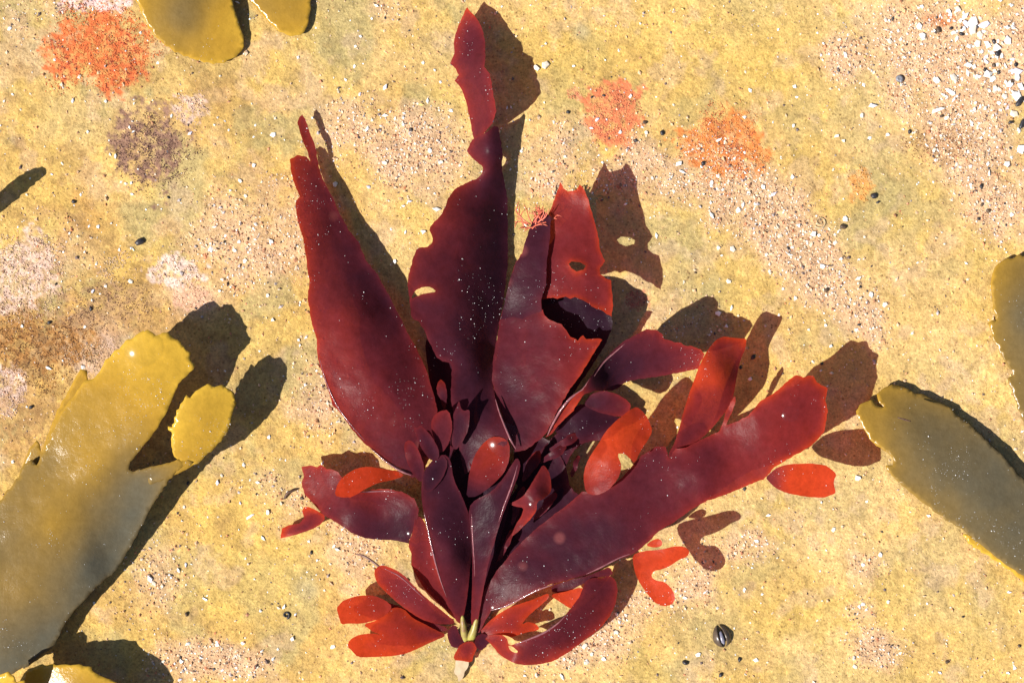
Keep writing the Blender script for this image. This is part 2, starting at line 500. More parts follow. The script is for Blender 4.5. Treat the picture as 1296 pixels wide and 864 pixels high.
ORG = [(.62, .17, .045), (.60, .24, .07), (.34, .075, .035)]
crust('orange_crust', 125, 62, 66, 54, 201, [(.68, .17, .05), (.70, .25, .075), (.36, .07, .04)], 'largest orange red encrusting patch, beside the pair of olive wrack tips', 'crust', cover=.50, edge=.5, r=.9, patchy=.75)
crust('orange_crust', 776, 146, 29, 37, 202, [(.74, .27, .13), (.72, .34, .15), (.52, .16, .09)], 'salmon orange oval encrusting patch on rock beside the tall red blade tip', 'crust', cover=.50, edge=.5, r=.9, patchy=.75)
crust('orange_crust', 915, 182, 50, 45, 203, [(.74, .27, .08), (.72, .34, .12), (.54, .16, .07)], 'ragged orange encrusting patch above the pinkish sand drift', 'crust', cover=.50, edge=.5, r=.9, patchy=.75)
crust('orange_crust', 1090, 232, 14, 21, 204, [(.64, .26, .06), (.62, .32, .09)], 'small faint orange encrusting spot on bare ochre rock', 'crust', cover=.50, edge=.5, r=.9, patchy=.75)
crust('orange_crust', 727, 119, 9, 8, 205, [(.66, .22, .12), (.62, .28, .14)], 'tiny salmon spot next to the salmon oval encrusting patch', 'crust', cover=.50, edge=.5, r=.9, patchy=.75)
crust('orange_crust', 806, 380, 14, 13, 206, [(.62, .20, .12), (.66, .30, .18)], 'pinkish orange encrusting spot at the edge of the red seaweed shadow', 'crust', cover=.50, edge=.5, r=.9, patchy=.75)
crust('orange_crust', 1190, 25, 17, 8, 207, [(.55, .16, .05), (.50, .22, .10)], 'small rust orange spot among the broken shell drift', 'crust', cover=.50, edge=.5, r=.9, patchy=.75)
crust('dark_turf', 196, 190, 48, 50, 211, [(.17, .09, .07), (.11, .055, .05), (.26, .14, .08)], 'speckled purple brown algal turf patch below the olive wrack tips', 'algae', cover=.36, edge=.8, r=.85, patchy=.9, fs=5)
crust('dark_turf', 1193, 181, 38, 26, 212, [(.26, .12, .055), (.18, .08, .05)], 'rusty brown speckled turf patch below the elongated white shell chip', 'algae', cover=.36, edge=.8, r=.85, patchy=.9, fs=5)
crust('dark_turf', 92, 10, 26, 12, 213, [(.20, .08, .07), (.14, .07, .06)], 'dark maroon turf fringe above the largest orange red patch', 'algae', cover=.36, edge=.8, r=.85, patchy=.9, fs=5)
crust('dark_turf', 48, 440, 66, 52, 214, [(.22, .10, .035), (.14, .065, .035), (.36, .15, .04)], 'broad rust brown turf patch beside the forked olive wrack frond', 'algae', cover=.36, edge=.8, r=.85, patchy=.9, fs=5)
crust('dark_turf', 130, 385, 70, 34, 215, [(.20, .10, .06), (.14, .07, .05)], 'loose brown turf speckle between two pink coralline crusts', 'algae', cover=.36, edge=.8, r=.85, patchy=.9, fs=5)
crust('pink_coralline_crust', 28, 350, 52, 58, 221, [(.60, .40, .29), (.56, .36, .26), (.50, .36, .18)], 'large pale pink coralline crust with a ragged edge above the rust brown turf', 'crust', cover=.35, edge=.5, r=1.1, patchy=.85, fs=9)
crust('pink_coralline_crust', 8, 492, 26, 30, 222, [(.62, .42, .32), (.56, .38, .28)], 'pale pink coralline crust next to the olive wrack frond, below the brown turf', 'crust', cover=.35, edge=.5, r=1.1, patchy=.85, fs=9)
crust('pink_coralline_crust', 224, 344, 34, 22, 223, [(.66, .46, .36), (.58, .39, .29)], 'whitish pink coralline crust near the black pebble and the wrack shadow', 'crust', cover=.35, edge=.5, r=1.1, patchy=.85, fs=9)
crust('pink_coralline_crust', 246, 377, 26, 17, 224, [(.60, .33, .20), (.60, .39, .25)], 'smooth salmon pink coralline crust touching the dark wrack shadow', 'crust', cover=.35, edge=.5, r=1.1, patchy=.85, fs=9)
crust('pink_coralline_crust', 240, 136, 22, 20, 225, [(.58, .40, .32), (.54, .36, .26)], 'pale pink coralline crust at the edge of the speckled purple brown turf', 'crust', cover=.35, edge=.5, r=1.1, patchy=.85, fs=9)
crust('pink_coralline_crust', 120, 4, 46, 13, 226, [(.66, .44, .38), (.58, .38, .32)], 'pink coralline strip above the largest orange red patch', 'crust', cover=.35, edge=.5, r=1.1, patchy=.85, fs=9)
crust('pink_coralline_crust', 125, 452, 40, 26, 227, [(.54, .35, .24), (.50, .34, .19)], 'faded pink coralline crust beside the glossy wrack frond tip', 'crust', cover=.35, edge=.5, r=1.1, patchy=.85, fs=9)
crust('pink_coralline_crust', 150, 338, 26, 18, 228, [(.58, .40, .28), (.52, .37, .22)], 'thin scattered pink coralline crust below the black pebble', 'crust', cover=.35, edge=.5, r=1.1, patchy=.85, fs=9)

# ------------------------------------------------------------------ blades of weed
def densify(poly, step, smooth, jit, closed=True, seed=0):
    p = [Vector((a[0], a[1])) for a in poly]
    for _ in range(smooth):
        q = []
        for k in range(len(p)):
            a, b = p[k], p[(k + 1) % len(p)]
            q.append(a * .78 + b * .22); q.append(a * .22 + b * .78)
        p = q
    out = []
    for k in range(len(p)):
        a, b = p[k], p[(k + 1) % len(p)]
        n = max(1, int(round((b - a).length / step)))
        for j in range(n):
            out.append(a.lerp(b, j / n))
    res = []
    for k, a in enumerate(out):
        nv = mnoise.noise_vector(Vector((a.x * .24, a.y * .24, seed * 3.1)))
        nw = mnoise.noise_vector(Vector((a.x * .045, a.y * .045, seed * 1.7 + 9)))
        res.append(Vector((a.x + jit * nv.x + jit * 1.2 * nw.x, a.y + jit * nv.y + jit * 1.2 * nw.y)))
    ded = []
    for a in res:
        if not ded or (a - ded[-1]).length > .35:
            ded.append(a)
    return ded

def inside_poly(px, py, poly):
    x = np.array([p.x for p in poly]); y = np.array([p.y for p in poly])
    r = np.zeros(len(px), bool)
    j = len(x) - 1
    for i in range(len(x)):
        c = ((y[i] > py) != (y[j] > py))
        with np.errstate(divide='ignore', invalid='ignore'):
            xx = (x[j] - x[i]) * (py - y[i]) / (y[j] - y[i]) + x[i]
        r ^= c & (px < xx)
        j = i
    return r

def edge_dist(px, py, poly):
    x = np.array([p.x for p in poly]); y = np.array([p.y for p in poly])
    d = np.full(len(px), 1e9)
    for s0 in range(0, len(px), 4000):
        sl_ = slice(s0, s0 + 4000)
        d[sl_] = np.sqrt(((px[sl_, None] - x[None]) ** 2 + (py[sl_, None] - y[None]) ** 2).min(1))
    return d

def rbf(ctrl, vals, x, y):
    c = np.array(ctrl, float); v = np.array(vals, float)
    n = len(c)
    if n == 1:
        return np.full(len(x), v[0])
    if n == 2:
        d = c[1] - c[0]; t = ((x - c[0, 0]) * d[0] + (y - c[0, 1]) * d[1]) / (d @ d)
        return v[0] + np.clip(t, -.1, 1.1) * (v[1] - v[0])
    D = np.sqrt(((c[:, None] - c[None]) ** 2).sum(-1))
    A = np.zeros((n + 1, n + 1)); A[:n, :n] = D; A[:n, n] = 1; A[n, :n] = 1
    w = np.linalg.solve(A, np.append(v, 0))
    # slightly rounded distance keeps the sheet smooth at the control points
    d = np.sqrt((x[:, None] - c[None, :, 0]) ** 2 + (y[:, None] - c[None, :, 1]) ** 2 + 18.0 ** 2) - 0
    d0 = np.sqrt(D ** 2 + 18.0 ** 2)
    A[:n, :n] = d0
    w = np.linalg.solve(A, np.append(v, 0))
    return d @ w[:n] + w[n]

ALLTRI = {}
def blade(name, parent, root, poly, ctrl, material, holes=(), step=3.0, grid=4.5, smooth=1, jit=.7, seed=1,
          wave=2.0, wl=42.0, rim=0.25, rimw=6.0, curl=0.0, thick_m=0.0, label=None, key=None, extra=None, teeth=None):
    """a sheet of tissue: outline and heights in photo pixels, stored in metres relative to its plant's base"""
    out = densify(poly, step, smooth, jit, True, seed)
    if teeth:
        amp, per = teeth
        area = sum(out[k].x * out[(k + 1) % len(out)].y - out[(k + 1) % len(out)].x * out[k].y for k in range(len(out)))
        sg = 1 if area > 0 else -1
        acc = 0.0; nw = []
        for k in range(len(out)):
            a_, b_ = out[k - 1], out[(k + 1) % len(out)]
            acc += (out[k] - out[k - 1]).length / (per * (.75 + .6 * mnoise.noise(Vector((out[k].x * .02, out[k].y * .02, seed)))))
            d_ = (b_ - a_).normalized()
            f_ = acc % 1.0
            m_ = max(0.0, mnoise.noise(Vector((out[k].x * .03, out[k].y * .03, seed + 4.5))) + .35)
            nw.append(out[k] + Vector((d_.y, -d_.x)) * sg * amp * m_ * (f_ if f_ < .8 else (1 - f_) * 4))
        out = nw
    hl = [densify(h, step * .8, smooth, jit * .6, True, seed + 5 + k) for k, h in enumerate(holes)]
    x0, x1 = min(p.x for p in out), max(p.x for p in out)
    y0, y1 = min(p.y for p in out), max(p.y for p in out)
    rg = np.random.default_rng(seed)
    gx, gy = np.meshgrid(np.arange(x0, x1, grid), np.arange(y0, y1, grid * .87))
    gx = gx + (np.arange(gx.shape[0]) % 2)[:, None] * grid * .5
    gx = (gx + rg.uniform(-.25, .25, gx.shape) * grid).ravel(); gy = (gy + rg.uniform(-.25, .25, gy.shape) * grid).ravel()
    ins = inside_poly(gx, gy, out)
    ed = edge_dist(gx, gy, out)
    for h in hl:
        ins &= ~inside_poly(gx, gy, h)
        ed = np.minimum(ed, edge_dist(gx, gy, h))
    ok = ins & (ed > step * .8)
    pts = list(out); edges = [(k, (k + 1) % len(out)) for k in range(len(out))]
    for h in hl:
        b = len(pts); pts += h
        edges += [(b + k, b + (k + 1) % len(h)) for k in range(len(h))]
    pts += [Vector((a, b)) for a, b in zip(gx[ok], gy[ok])]
    vv, ee, ff, _, _, _ = delaunay_2d_cdt(pts, edges, [], 0, 1e-4)
    x = np.array([v.x for v in vv]); y = np.array([v.y for v in vv])
    F = np.array([f[:3] for f in ff if len(f) == 3], int)
    cx = x[F].mean(1); cy = y[F].mean(1)
    keep = inside_poly(cx, cy, out)
    for h in hl:
        keep &= ~inside_poly(cx, cy, h)
    F = F[keep]
    used = np.unique(F); re = -np.ones(len(x), int); re[used] = np.arange(len(used))
    x = x[used]; y = y[used]; F = re[F]
    a2 = (x[F[:, 1]] - x[F[:, 0]]) * (y[F[:, 2]] - y[F[:, 0]]) - (x[F[:, 2]] - x[F[:, 0]]) * (y[F[:, 1]] - y[F[:, 0]])
    flip = a2 > 0
    F[flip] = F[flip][:, ::-1]
    ed = edge_dist(x, y, out)
    for h in hl:
        ed = np.minimum(ed, edge_dist(x, y, h))
    c = [(p[0], p[1]) for p in ctrl]
    z = rbf(c, [p[2] for p in ctrl], x, y)
    t = rbf(c, [p[3] for p in ctrl], x, y)
    if extra:
        z = z + extra(x, y)
    z = z + wave * .9 * (fbm(x, y, 15, 3, seed + 75) - .5) + wave * 2 * (fbm(x, y, wl, 3, seed + 70) - .5) + curl * np.exp(-ed / 5.0) * (fbm(x, y, 30, 2, seed + 80) - .35) * 2
    z = np.maximum(z, floor_z(x, y) + 1.2)
    t = t - rim * np.exp(-ed / rimw) + .10 * (fbm(x, y, 26, 3, seed + 90) - .5)
    V = Pn(x, y, z) - np.array(root)[None]
    me = mesh_np(name, V, F)
    set_f(me, 'thick', np.clip(t, 0, 1))
    o = link(name, me, material, parent)
    if label:
        o['label'] = label
    if thick_m > 0:
        sd = o.modifiers.new('thickness', 'SOLIDIFY')
        sd.thickness = thick_m; sd.offset = -1
    if key:
        ALLTRI.setdefault(key, []).append((V[F], ))
    return o

def bubbles(key, parent, n, seed, rr=(.35, .9)):
    rg = np.random.default_rng(seed)
    T = np.concatenate([a[0] for a in ALLTRI[key]])
    nr = np.cross(T[:, 1] - T[:, 0], T[:, 2] - T[:, 0])
    ar = np.linalg.norm(nr, axis=1)
    cen = T.mean(1) / S
    dens = ar * (0.10 + sstep(.5, .72, fbm(cen[:, 0], cen[:, 1], 45, 4, seed)) ** 2 * 3)
    k = rg.choice(len(T), n, p=dens / dens.sum())
    u = rg.uniform(0, 1, (n, 2)); fl = u.sum(1) > 1; u[fl] = 1 - u[fl]
    p = T[k, 0] + (T[k, 1] - T[k, 0]) * u[:, :1] + (T[k, 2] - T[k, 0]) * u[:, 1:]
    nn = nr[k] / ar[k][:, None]
    nn[nn[:, 2] < 0] *= -1
    r = np.clip(rg.lognormal(-1.35, .5, n), .14, 1.0) * S
    p = p + nn * r[:, None] * .5
    V = (p[:, None, :] + OCTV[None] * r[:, None, None]).reshape(-1, 3)
    F = (OCTF[None] + (np.arange(n) * 6)[:, None, None]).reshape(-1, 3)
    me = mesh_np('clinging_bubbles', V, F)
    o = link('clinging_bubbles', me, M_speck, parent)
    o['kind'] = 'stuff'
    return o

def tube(pts, rad, sides=7):
    V = []; F = []
    pts = [Vector(p) for p in pts]
    for k, p in enumerate(pts):
        a = pts[max(k - 1, 0)]; b = pts[min(k + 1, len(pts) - 1)]
        d = (b - a).normalized()
        u = d.cross(Vector((0, 0, 1)))
        if u.length < 1e-3:
            u = d.cross(Vector((1, 0, 0)))
        u.normalize(); w = u.cross(d).normalized()
        r = rad[k] if hasattr(rad, '__len__') else rad
        for j in range(sides):
            t = 2 * math.pi * j / sides
            V.append(p + u * (r * math.cos(t)) + w * (r * math.sin(t)))
    n = len(pts)
    for k in range(n - 1):
        for j in range(sides):
            a = k * sides + j; b = k * sides + (j + 1) % sides
            F.append((a, b, b + sides, a + sides))
    F.append(tuple(range(sides))[::-1]); F.append(tuple((n - 1) * sides + j for j in range(sides)))
    return V, F

def pyobj(name, V, F, material, parent=None, loc=None, smooth=True):
    me = bpy.data.meshes.new(name)
    me.from_pydata([tuple(v) for v in V], [], F)
    for p in me.polygons:
        p.use_smooth = smooth
    me.update()
    return link(name, me, material, parent, loc)

def px_tube(name, pts, rad, material, parent, root, sides=8, sub=4):
    q = []; rr = []
    for k in range(len(pts) - 1):
        for j in range(sub):
            t = j / sub
            q.append(tuple(pts[k][i] * (1 - t) + pts[k + 1][i] * t for i in range(3)))
            rr.append(rad[k] * (1 - t) + rad[k + 1] * t)
    q.append(pts[-1]); rr.append(rad[-1])
    for _ in range(3):
        q = [q[0]] + [tuple((q[k - 1][i] + 2 * q[k][i] + q[k + 1][i]) / 4 for i in range(3)) for k in range(1, len(q) - 1)] + [q[-1]]
    w = [Vector(P(*p)) - Vector(root) for p in q]
    V, F = tube(w, [r * S for r in rr], sides)
    return pyobj(name, V, F, material, parent)

# ------------------------------------------------------------------ red seaweed
R0 = P(594, 806, float(floor_z(594, 806)))
RED = tag(empty('red_seaweed', R0), 'dark red seaweed with wide torn blades fanning from one stalk', 'seaweed')
def rb(poly, ctrl, seed, name='blade', parent=RED, **kw):
    kw.setdefault('key', 'red'); kw.setdefault('curl', 2.2)
    if kw.get('jit', 0) >= .6:
        kw['jit'] = kw['jit'] * 1.5
    return blade(name, parent, R0, poly, ctrl, M_red, seed=seed, **kw)

# tattered under-blades, their shade painted in through high thickness values
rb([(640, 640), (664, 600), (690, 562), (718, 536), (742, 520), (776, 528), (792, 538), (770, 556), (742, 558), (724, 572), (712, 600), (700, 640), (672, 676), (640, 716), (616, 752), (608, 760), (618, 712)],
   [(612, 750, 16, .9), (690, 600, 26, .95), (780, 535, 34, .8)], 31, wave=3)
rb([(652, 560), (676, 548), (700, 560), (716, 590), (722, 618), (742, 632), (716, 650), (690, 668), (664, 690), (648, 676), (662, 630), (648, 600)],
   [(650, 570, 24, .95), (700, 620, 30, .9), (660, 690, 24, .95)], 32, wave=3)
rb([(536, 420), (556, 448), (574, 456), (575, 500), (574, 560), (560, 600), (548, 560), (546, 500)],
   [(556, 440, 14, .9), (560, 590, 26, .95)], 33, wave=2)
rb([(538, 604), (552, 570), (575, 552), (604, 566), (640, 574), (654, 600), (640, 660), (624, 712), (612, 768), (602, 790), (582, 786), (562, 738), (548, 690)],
   [(592, 786, 8, .95), (560, 600, 34, .98), (645, 600, 36, .98), (600, 680, 22, 1.0)], 34, wave=2)  # dark sheet added to close bright gaps between the front blades
rb([(664, 400), (682, 372), (710, 366), (745, 372), (772, 392), (776, 410), (768, 432), (756, 452), (738, 480), (716, 512), (696, 546), (680, 520), (690, 470), (688, 430)],
   [(690, 540, 40, 1.0), (730, 378, 42, 1.0), (772, 405, 50, 1.0), (690, 400, 36, 1.0), (735, 440, 44, 1.0)], 35, wave=2, rim=.02)  # near-black sheet added under the tear to keep it dark
for k, (cx_, cy_, ln, wd_, an, zz) in enumerate([(672, 590, 46, 11, 60, 46), (700, 575, 40, 10, 35, 50), (655, 640, 52, 9, 72, 44), (640, 690, 46, 8, 64, 34), (690, 640, 44, 10, 50, 40), (714, 560, 46, 9, 28, 48), (600, 590, 40, 10, 95, 46), (575, 555, 44, 11, 80, 48),
                                                 (728, 590, 30, 8, 70, 36), (560, 500, 40, 10, 98, 40), (640, 735, 36, 6, 60, 26), (735, 735, 40, 8, 20, 30)]):
    ca, sa = math.cos(math.radians(an)), -math.sin(math.radians(an))
    rl = random.Random(900 + k); pl = []
    for j in range(14):
        t = 2 * math.pi * j / 14
        u_ = ln * .5 * math.cos(t); v_ = wd_ * .5 * math.sin(t) * (1.25 if math.cos(t) > 0 else .8) * rl.uniform(.7, 1.3)
        pl.append((cx_ + u_ * ca - v_ * sa, cy_ + u_ * sa + v_ * ca))
    rb(pl, [(cx_ - ln * .5 * ca, cy_ - ln * .5 * sa, zz - 12, .9), (cx_, cy_, zz + 4, .8), (cx_ + ln * .5 * ca, cy_ + ln * .5 * sa, zz, .6 if k % 3 else .35)], 160 + k, 'leaflet', wave=3.5, wl=18, jit=.8, step=2.4, grid=3.4)
# left broad blade
B1 = rb([(376, 155), (378, 148), (382, 146), (386, 151), (389, 159), (393, 170), (398, 184), (401, 198), (404, 210), (408, 226), (415, 240), (423, 254), (429, 270), (441, 290), (453, 306), (464, 331), (478, 347), (486, 362), (494, 377), (506, 402),
    (519, 426), (534, 455), (541, 472), (548, 496), (553, 517), (552, 545), (545, 575), (534, 600), (522, 604), (509, 596), (495, 588), (479, 576), (462, 561), (445, 541), (430, 521), (422, 513), (414, 491), (407, 469), (403, 455), (400, 431), (393, 402),
    (390, 380), (391, 356), (388, 331), (384, 302), (379, 286), (375, 270), (374, 256), (379, 248), (374, 236), (368, 217), (367, 202), (376, 196), (388, 198), (393, 204), (389, 193), (384, 181), (380, 169)],
   [(380, 150, 18, .5), (375, 210, 30, .36), (402, 215, 22, .6), (392, 300, 46, .40), (430, 285, 26, .72), (395, 390, 54, .42), (440, 400, 60, .45), (490, 380, 30, .8), (425, 480, 56, .42), (480, 480, 66, .46), (535, 470, 44, .55), (470, 545, 58, .5), (525, 560, 62, .6), (522, 596, 60, .75)],  # high right-edge thickness also paints its turning away from the sun
   101, smooth=0, wave=2.5, wl=60, jit=.6)
rb([(423, 627), (427, 611), (437, 600), (452, 592), (467, 590), (485, 593), (506, 597), (512, 602), (495, 608), (477, 611), (463, 618), (446, 629), (432, 629)],
   [(425, 620, 78, .0), (470, 600, 76, .02), (510, 600, 64, .25)], 102, 'lobe', B1, wave=1.5, jit=.4)
# tall central blade, its folded tip a sheet of its own
B2 = rb([(596, 178), (604, 172), (613, 168), (629, 156), (634, 178), (636, 204), (637, 226), (641, 246), (643, 270), (643, 300), (643, 330), (641, 352), (637, 380), (633, 402), (629, 424), (626, 452), (624, 480), (626, 506), (636, 530), (644, 552), (640, 566), (622, 560), (604, 572), (594, 598), (586, 600), (580, 560),
    (570, 500), (571, 481), (573, 459), (556, 457), (545, 437), (531, 408), (521, 403), (519, 380), (516, 364), (516, 353), (519, 341), (524, 323), (528, 313), (539, 313), (547, 308), (548, 300), (543, 289), (549, 281), (557, 273), (563, 262), (569, 249), (575, 239), (588, 233), (600, 227), (609, 222), (613, 213), (608, 208), (600, 201), (591, 193)],
   [(618, 172, 44, .72), (633, 175, 34, 1.0), (596, 195, 14, .6), (620, 210, 36, .75), (636, 212, 24, 1.0), (640, 250, 12, .95), (560, 280, 58, .55), (600, 280, 44, .68), (640, 320, 14, .98), (524, 345, 66, .58), (580, 380, 58, .72), (636, 385, 22, .98), (530, 395, 66, .66), (600, 450, 60, .82), (625, 455, 30, .95), (575, 480, 60, .78), (600, 540, 62, .8), (640, 552, 70, .7), (590, 596, 48, .9)],  # dark neck margin added: the ribbon's shaded side painted through thickness
   103, holes=[[(520, 379), (524, 368), (536, 362), (546, 363), (553, 369), (538, 371), (529, 374)]], wave=2.5, wl=50, jit=.8, smooth=1)
rb([(591, 9), (598, 18), (605, 27), (611, 39), (614, 53), (614, 70), (613, 85), (620, 95), (623, 108), (625, 122), (628, 141), (623, 156), (612, 170), (602, 181), (599, 171), (595, 153), (591, 132), (587, 121), (583, 111), (576, 103), (581, 96), (577, 88), (570, 81), (576, 67), (574, 56), (577, 42), (581, 30), (587, 18)],
   [(591, 12, 22, .3), (576, 60, 14, .5), (612, 50, 36, .6), (612, 80, 52, .6), (582, 110, 14, .52), (627, 135, 66, .5), (606, 130, 40, .5), (622, 157, 50, .55), (601, 178, 18, .62)], 104, 'folded_tip', B2, wave=2, jit=.6, smooth=0)
# right-hand torn blade and the dull layer overlapping it
B3 = rb([(709, 230), (713, 238), (718, 241), (727, 241), (734, 234), (740, 239), (744, 250), (750, 269), (755, 293), (759, 315), (766, 330), (759, 339), (760, 347), (767, 352), (774, 355), (775, 374), (774, 401),
    (761, 393), (751, 389), (741, 381), (728, 376), (721, 378), (715, 375), (705, 378), (694, 377), (686, 379), (687, 394), (693, 403), (701, 407), (712, 410), (717, 418), (723, 426), (731, 430), (737, 423), (743, 428), (757, 428), (762, 431),
    (757, 440), (746, 457), (733, 477), (719, 497), (705, 519), (693, 546), (684, 556), (664, 570), (652, 572), (644, 552), (636, 530), (627, 504), (623, 480), (623, 460), (627, 437), (631, 415), (635, 394), (641, 374), (644, 360), (649, 342), (653, 332), (661, 321), (668, 306), (690, 280), (700, 258)],
   [(710, 236, 62, .30), (738, 240, 66, .28), (690, 300, 56, .45), (750, 300, 66, .34), (725, 330, 70, .34), (770, 380, 72, .34), (640, 385, 40, .72), (690, 376, 62, .45), (650, 430, 48, .62), (700, 430, 66, .48), (755, 432, 76, .28), (640, 500, 50, .72), (690, 490, 68, .5), (720, 480, 74, .42), (655, 560, 62, .75)],
   105, holes=[[(720, 334), (724, 331), (734, 332), (741, 336), (738, 341), (729, 343), (723, 340)]], smooth=0, jit=.9, wave=2)
rb([(661, 322), (664, 308), (670, 292), (676, 277), (688, 268), (697, 274), (696, 300), (692, 330), (691, 362), (685, 379), (686, 394), (672, 398), (662, 404), (650, 402), (634, 404), (640, 376), (646, 352), (652, 334)],
   [(680, 275, 62, .78), (690, 330, 68, .74), (684, 390, 70, .72), (640, 395, 52, .85)], 106, 'overgrown_layer', B3, wave=1.5, smooth=0, rim=.1)
def tuft():
    rg = random.Random(5)
    V = []; F = []
    def branch(p, d, ln, r, dep):
        pts = [p.copy()]; q = p.copy(); dd = d.copy()
        n = 5
        for k in range(n):
            dd = (dd + Vector((rg.gauss(0, .22), rg.gauss(0, .22), rg.gauss(0, .15)))).normalized()
            q = q + dd * (ln / n); pts.append(q.copy())
        v, f = tube([Vector(P(a.x, -a.y, a.z)) - Vector(R0) for a in pts], [S * r * (1 - .55 * k / n) for k in range(n + 1)], 5)
        b = len(V); V.extend(v); F.extend(tuple(i + b for i in t) for t in f)
        if dep:
            for k in range(2, n + 1):
                if rg.random() < .75:
                    a = rg.uniform(-.9, .9)
                    nd = Vector((dd.x * math.cos(a) - dd.y * math.sin(a), dd.x * math.sin(a) + dd.y * math.cos(a), dd.z + rg.uniform(-.3, .3))).normalized()
                    branch(pts[k], nd, ln * rg.uniform(.35, .6), r * .75, dep - 1)
    for k in range(17):
        a = math.radians(rg.uniform(35, 190))
        branch(Vector((rg.uniform(668, 692), -rg.uniform(278, 292), 62)), Vector((math.cos(a), math.sin(a), rg.uniform(-.15, .3))).normalized(), rg.uniform(12, 25), 1.15, 1)
    o = pyobj('filament_tuft', V, F, M_tuft, B3)
    o['label'] = 'coral red branching filament tuft on the blade edge'
tuft()
# bent blade reaching right, its pale rolled edge and the little dark curl
B4 = rb([(691, 553), (697, 541), (709, 519), (722, 503), (738, 493), (748, 477), (761, 458), (774, 446), (790, 431), (806, 423), (819, 417), (830, 417), (837, 422), (840, 429), (848, 431), (855, 434), (862, 434), (868, 438), (876, 438), (887, 442), (892, 448), (887, 458), (884, 467), (861, 471), (835, 476), (816, 479), (799, 481), (790, 485), (780, 492), (766, 494), (751, 495), (739, 500), (734, 508), (725, 520), (710, 533), (699, 548)],
   [(693, 551, 60, .45), (730, 505, 86, .3), (750, 480, 88, .8), (770, 475, 66, .95), (800, 428, 84, .7), (810, 465, 62, .8), (840, 425, 84, .5), (870, 462, 66, .5), (890, 448, 78, .42)], 107, smooth=0, jit=.7, wave=2.5)
rb([(738, 511), (747, 499), (764, 494), (780, 498), (792, 505), (799, 512), (796, 523), (786, 528), (767, 524), (748, 518)],
   [(740, 508, 66, .9), (770, 500, 74, .7), (795, 515, 62, .5), (780, 526, 58, .6)], 108, 'curled_flap', B4, wave=2, jit=.5)
rb([(700, 545), (716, 522), (740, 508), (770, 524), (788, 530), (760, 548), (735, 556), (715, 552)], [(705, 545, 46, .98), (780, 528, 40, .95), (740, 530, 52, .95)], 109, 'curled_flap', B4, wave=2)
# big right blade
B5 = rb([(600, 800), (600, 785), (604, 764), (613, 747), (627, 725), (645, 701), (666, 680), (680, 667), (697, 654), (716, 640), (736, 622), (757, 622), (778, 612), (789, 602), (799, 590), (813, 576), (827, 567), (832, 565), (842, 566), (847, 580), (855, 568), (868, 566), (887, 557), (903, 549), (911, 546), (916, 532), (919, 519), (925, 509), (931, 501), (932, 508), (926, 523), (919, 538), (932, 533), (947, 526), (962, 508), (981, 496), (1007, 474), (1016, 477), (1029, 475), (1034, 485), (1047, 491), (1044, 507), (1047, 522), (1044, 544),
    (1036, 556), (1025, 565), (1007, 575), (981, 590), (970, 602), (966, 606), (944, 615), (921, 624), (896, 633), (873, 646), (855, 659), (842, 666), (828, 678), (813, 692), (803, 701), (785, 706), (771, 713), (757, 720), (743, 727), (725, 731), (701, 738), (680, 745), (659, 757), (637, 768), (623, 771), (613, 786), (607, 800)],
   [(603, 795, 12, .65), (610, 755, 24, .7), (630, 768, 26, .6), (660, 690, 36, .72), (680, 735, 52, .75), (730, 630, 48, .60), (750, 700, 64, .82), (780, 650, 66, .66), (820, 585, 58, .62), (830, 660, 68, .56), (890, 600, 78, .46), (910, 625, 70, .42), (905, 555, 66, .46), (970, 540, 86, .34), (970, 595, 76, .30), (1010, 485, 92, .28), (1040, 500, 86, .28), (1035, 550, 80, .28)],
   110, smooth=0, jit=.7, wave=2, wl=60)
rb([(969, 604), (976, 597), (984, 591), (999, 587), (1025, 586), (1044, 588), (1052, 593), (1059, 600), (1056, 606), (1055, 612), (1058, 624), (1050, 627), (1042, 630), (1018, 628), (996, 624), (981, 617), (973, 609)],
   [(970, 604, 76, .5), (1000, 605, 80, .06), (1055, 605, 82, .0), (1030, 628, 74, .0)], 111, 'lobe', B5, jit=.3, wave=1.2, rim=.05)
rb([(738, 604), (741, 588), (748, 575), (757, 562), (767, 545), (780, 532), (796, 519), (806, 514), (813, 520), (820, 529), (826, 545), (820, 557), (810, 571), (803, 586), (797, 580), (790, 574), (781, 574), (787, 590), (782, 607), (770, 620), (754, 627), (741, 623)],
   [(745, 620, 66, .25), (755, 590, 78, .10), (780, 600, 82, .2), (785, 545, 84, .02), (815, 540, 76, .04), (806, 518, 76, .12)], 112, 'lobe', B5, jit=.4, wave=2, rim=.05)
rb([(848, 584), (846, 574), (853, 562), (857, 551), (868, 510), (877, 484), (887, 458), (896, 442), (906, 430), (915, 426), (923, 427), (934, 428), (945, 428), (944, 440), (937, 455), (932, 478), (929, 500), (924, 516), (914, 526), (903, 540), (888, 555), (871, 566), (855, 572)],
   [(850, 578, 64, .6), (868, 515, 66, .32), (905, 520, 60, .42), (885, 465, 76, .22), (915, 470, 70, .22), (932, 465, 50, .55), (905, 432, 72, .35), (940, 432, 58, .2)], 113, 'lobe', B5, jit=.4, wave=1.5)  # darker right edge paints the lobe's soft shading into its thickness
rb([(800, 702), (813, 697), (838, 695), (852, 691), (866, 691), (873, 697), (870, 704), (859, 708), (849, 715), (838, 720), (827, 722), (824, 729), (829, 734), (842, 736), (852, 747), (855, 757), (850, 765), (838, 767), (827, 761), (817, 748), (807, 733), (802, 718)],
   [(805, 702, 66, .12), (865, 696, 82, .02), (822, 725, 74, .05), (840, 760, 76, .02)], 114, 'lobe', B5, jit=.3, wave=1.2, rim=.05)
rb([(817, 690), (824, 684), (832, 681), (838, 684), (838, 690), (830, 693)], [(820, 688, 62, .3), (836, 686, 66, .15)], 115, 'lobe', B5, jit=.2, wave=.5, step=2)
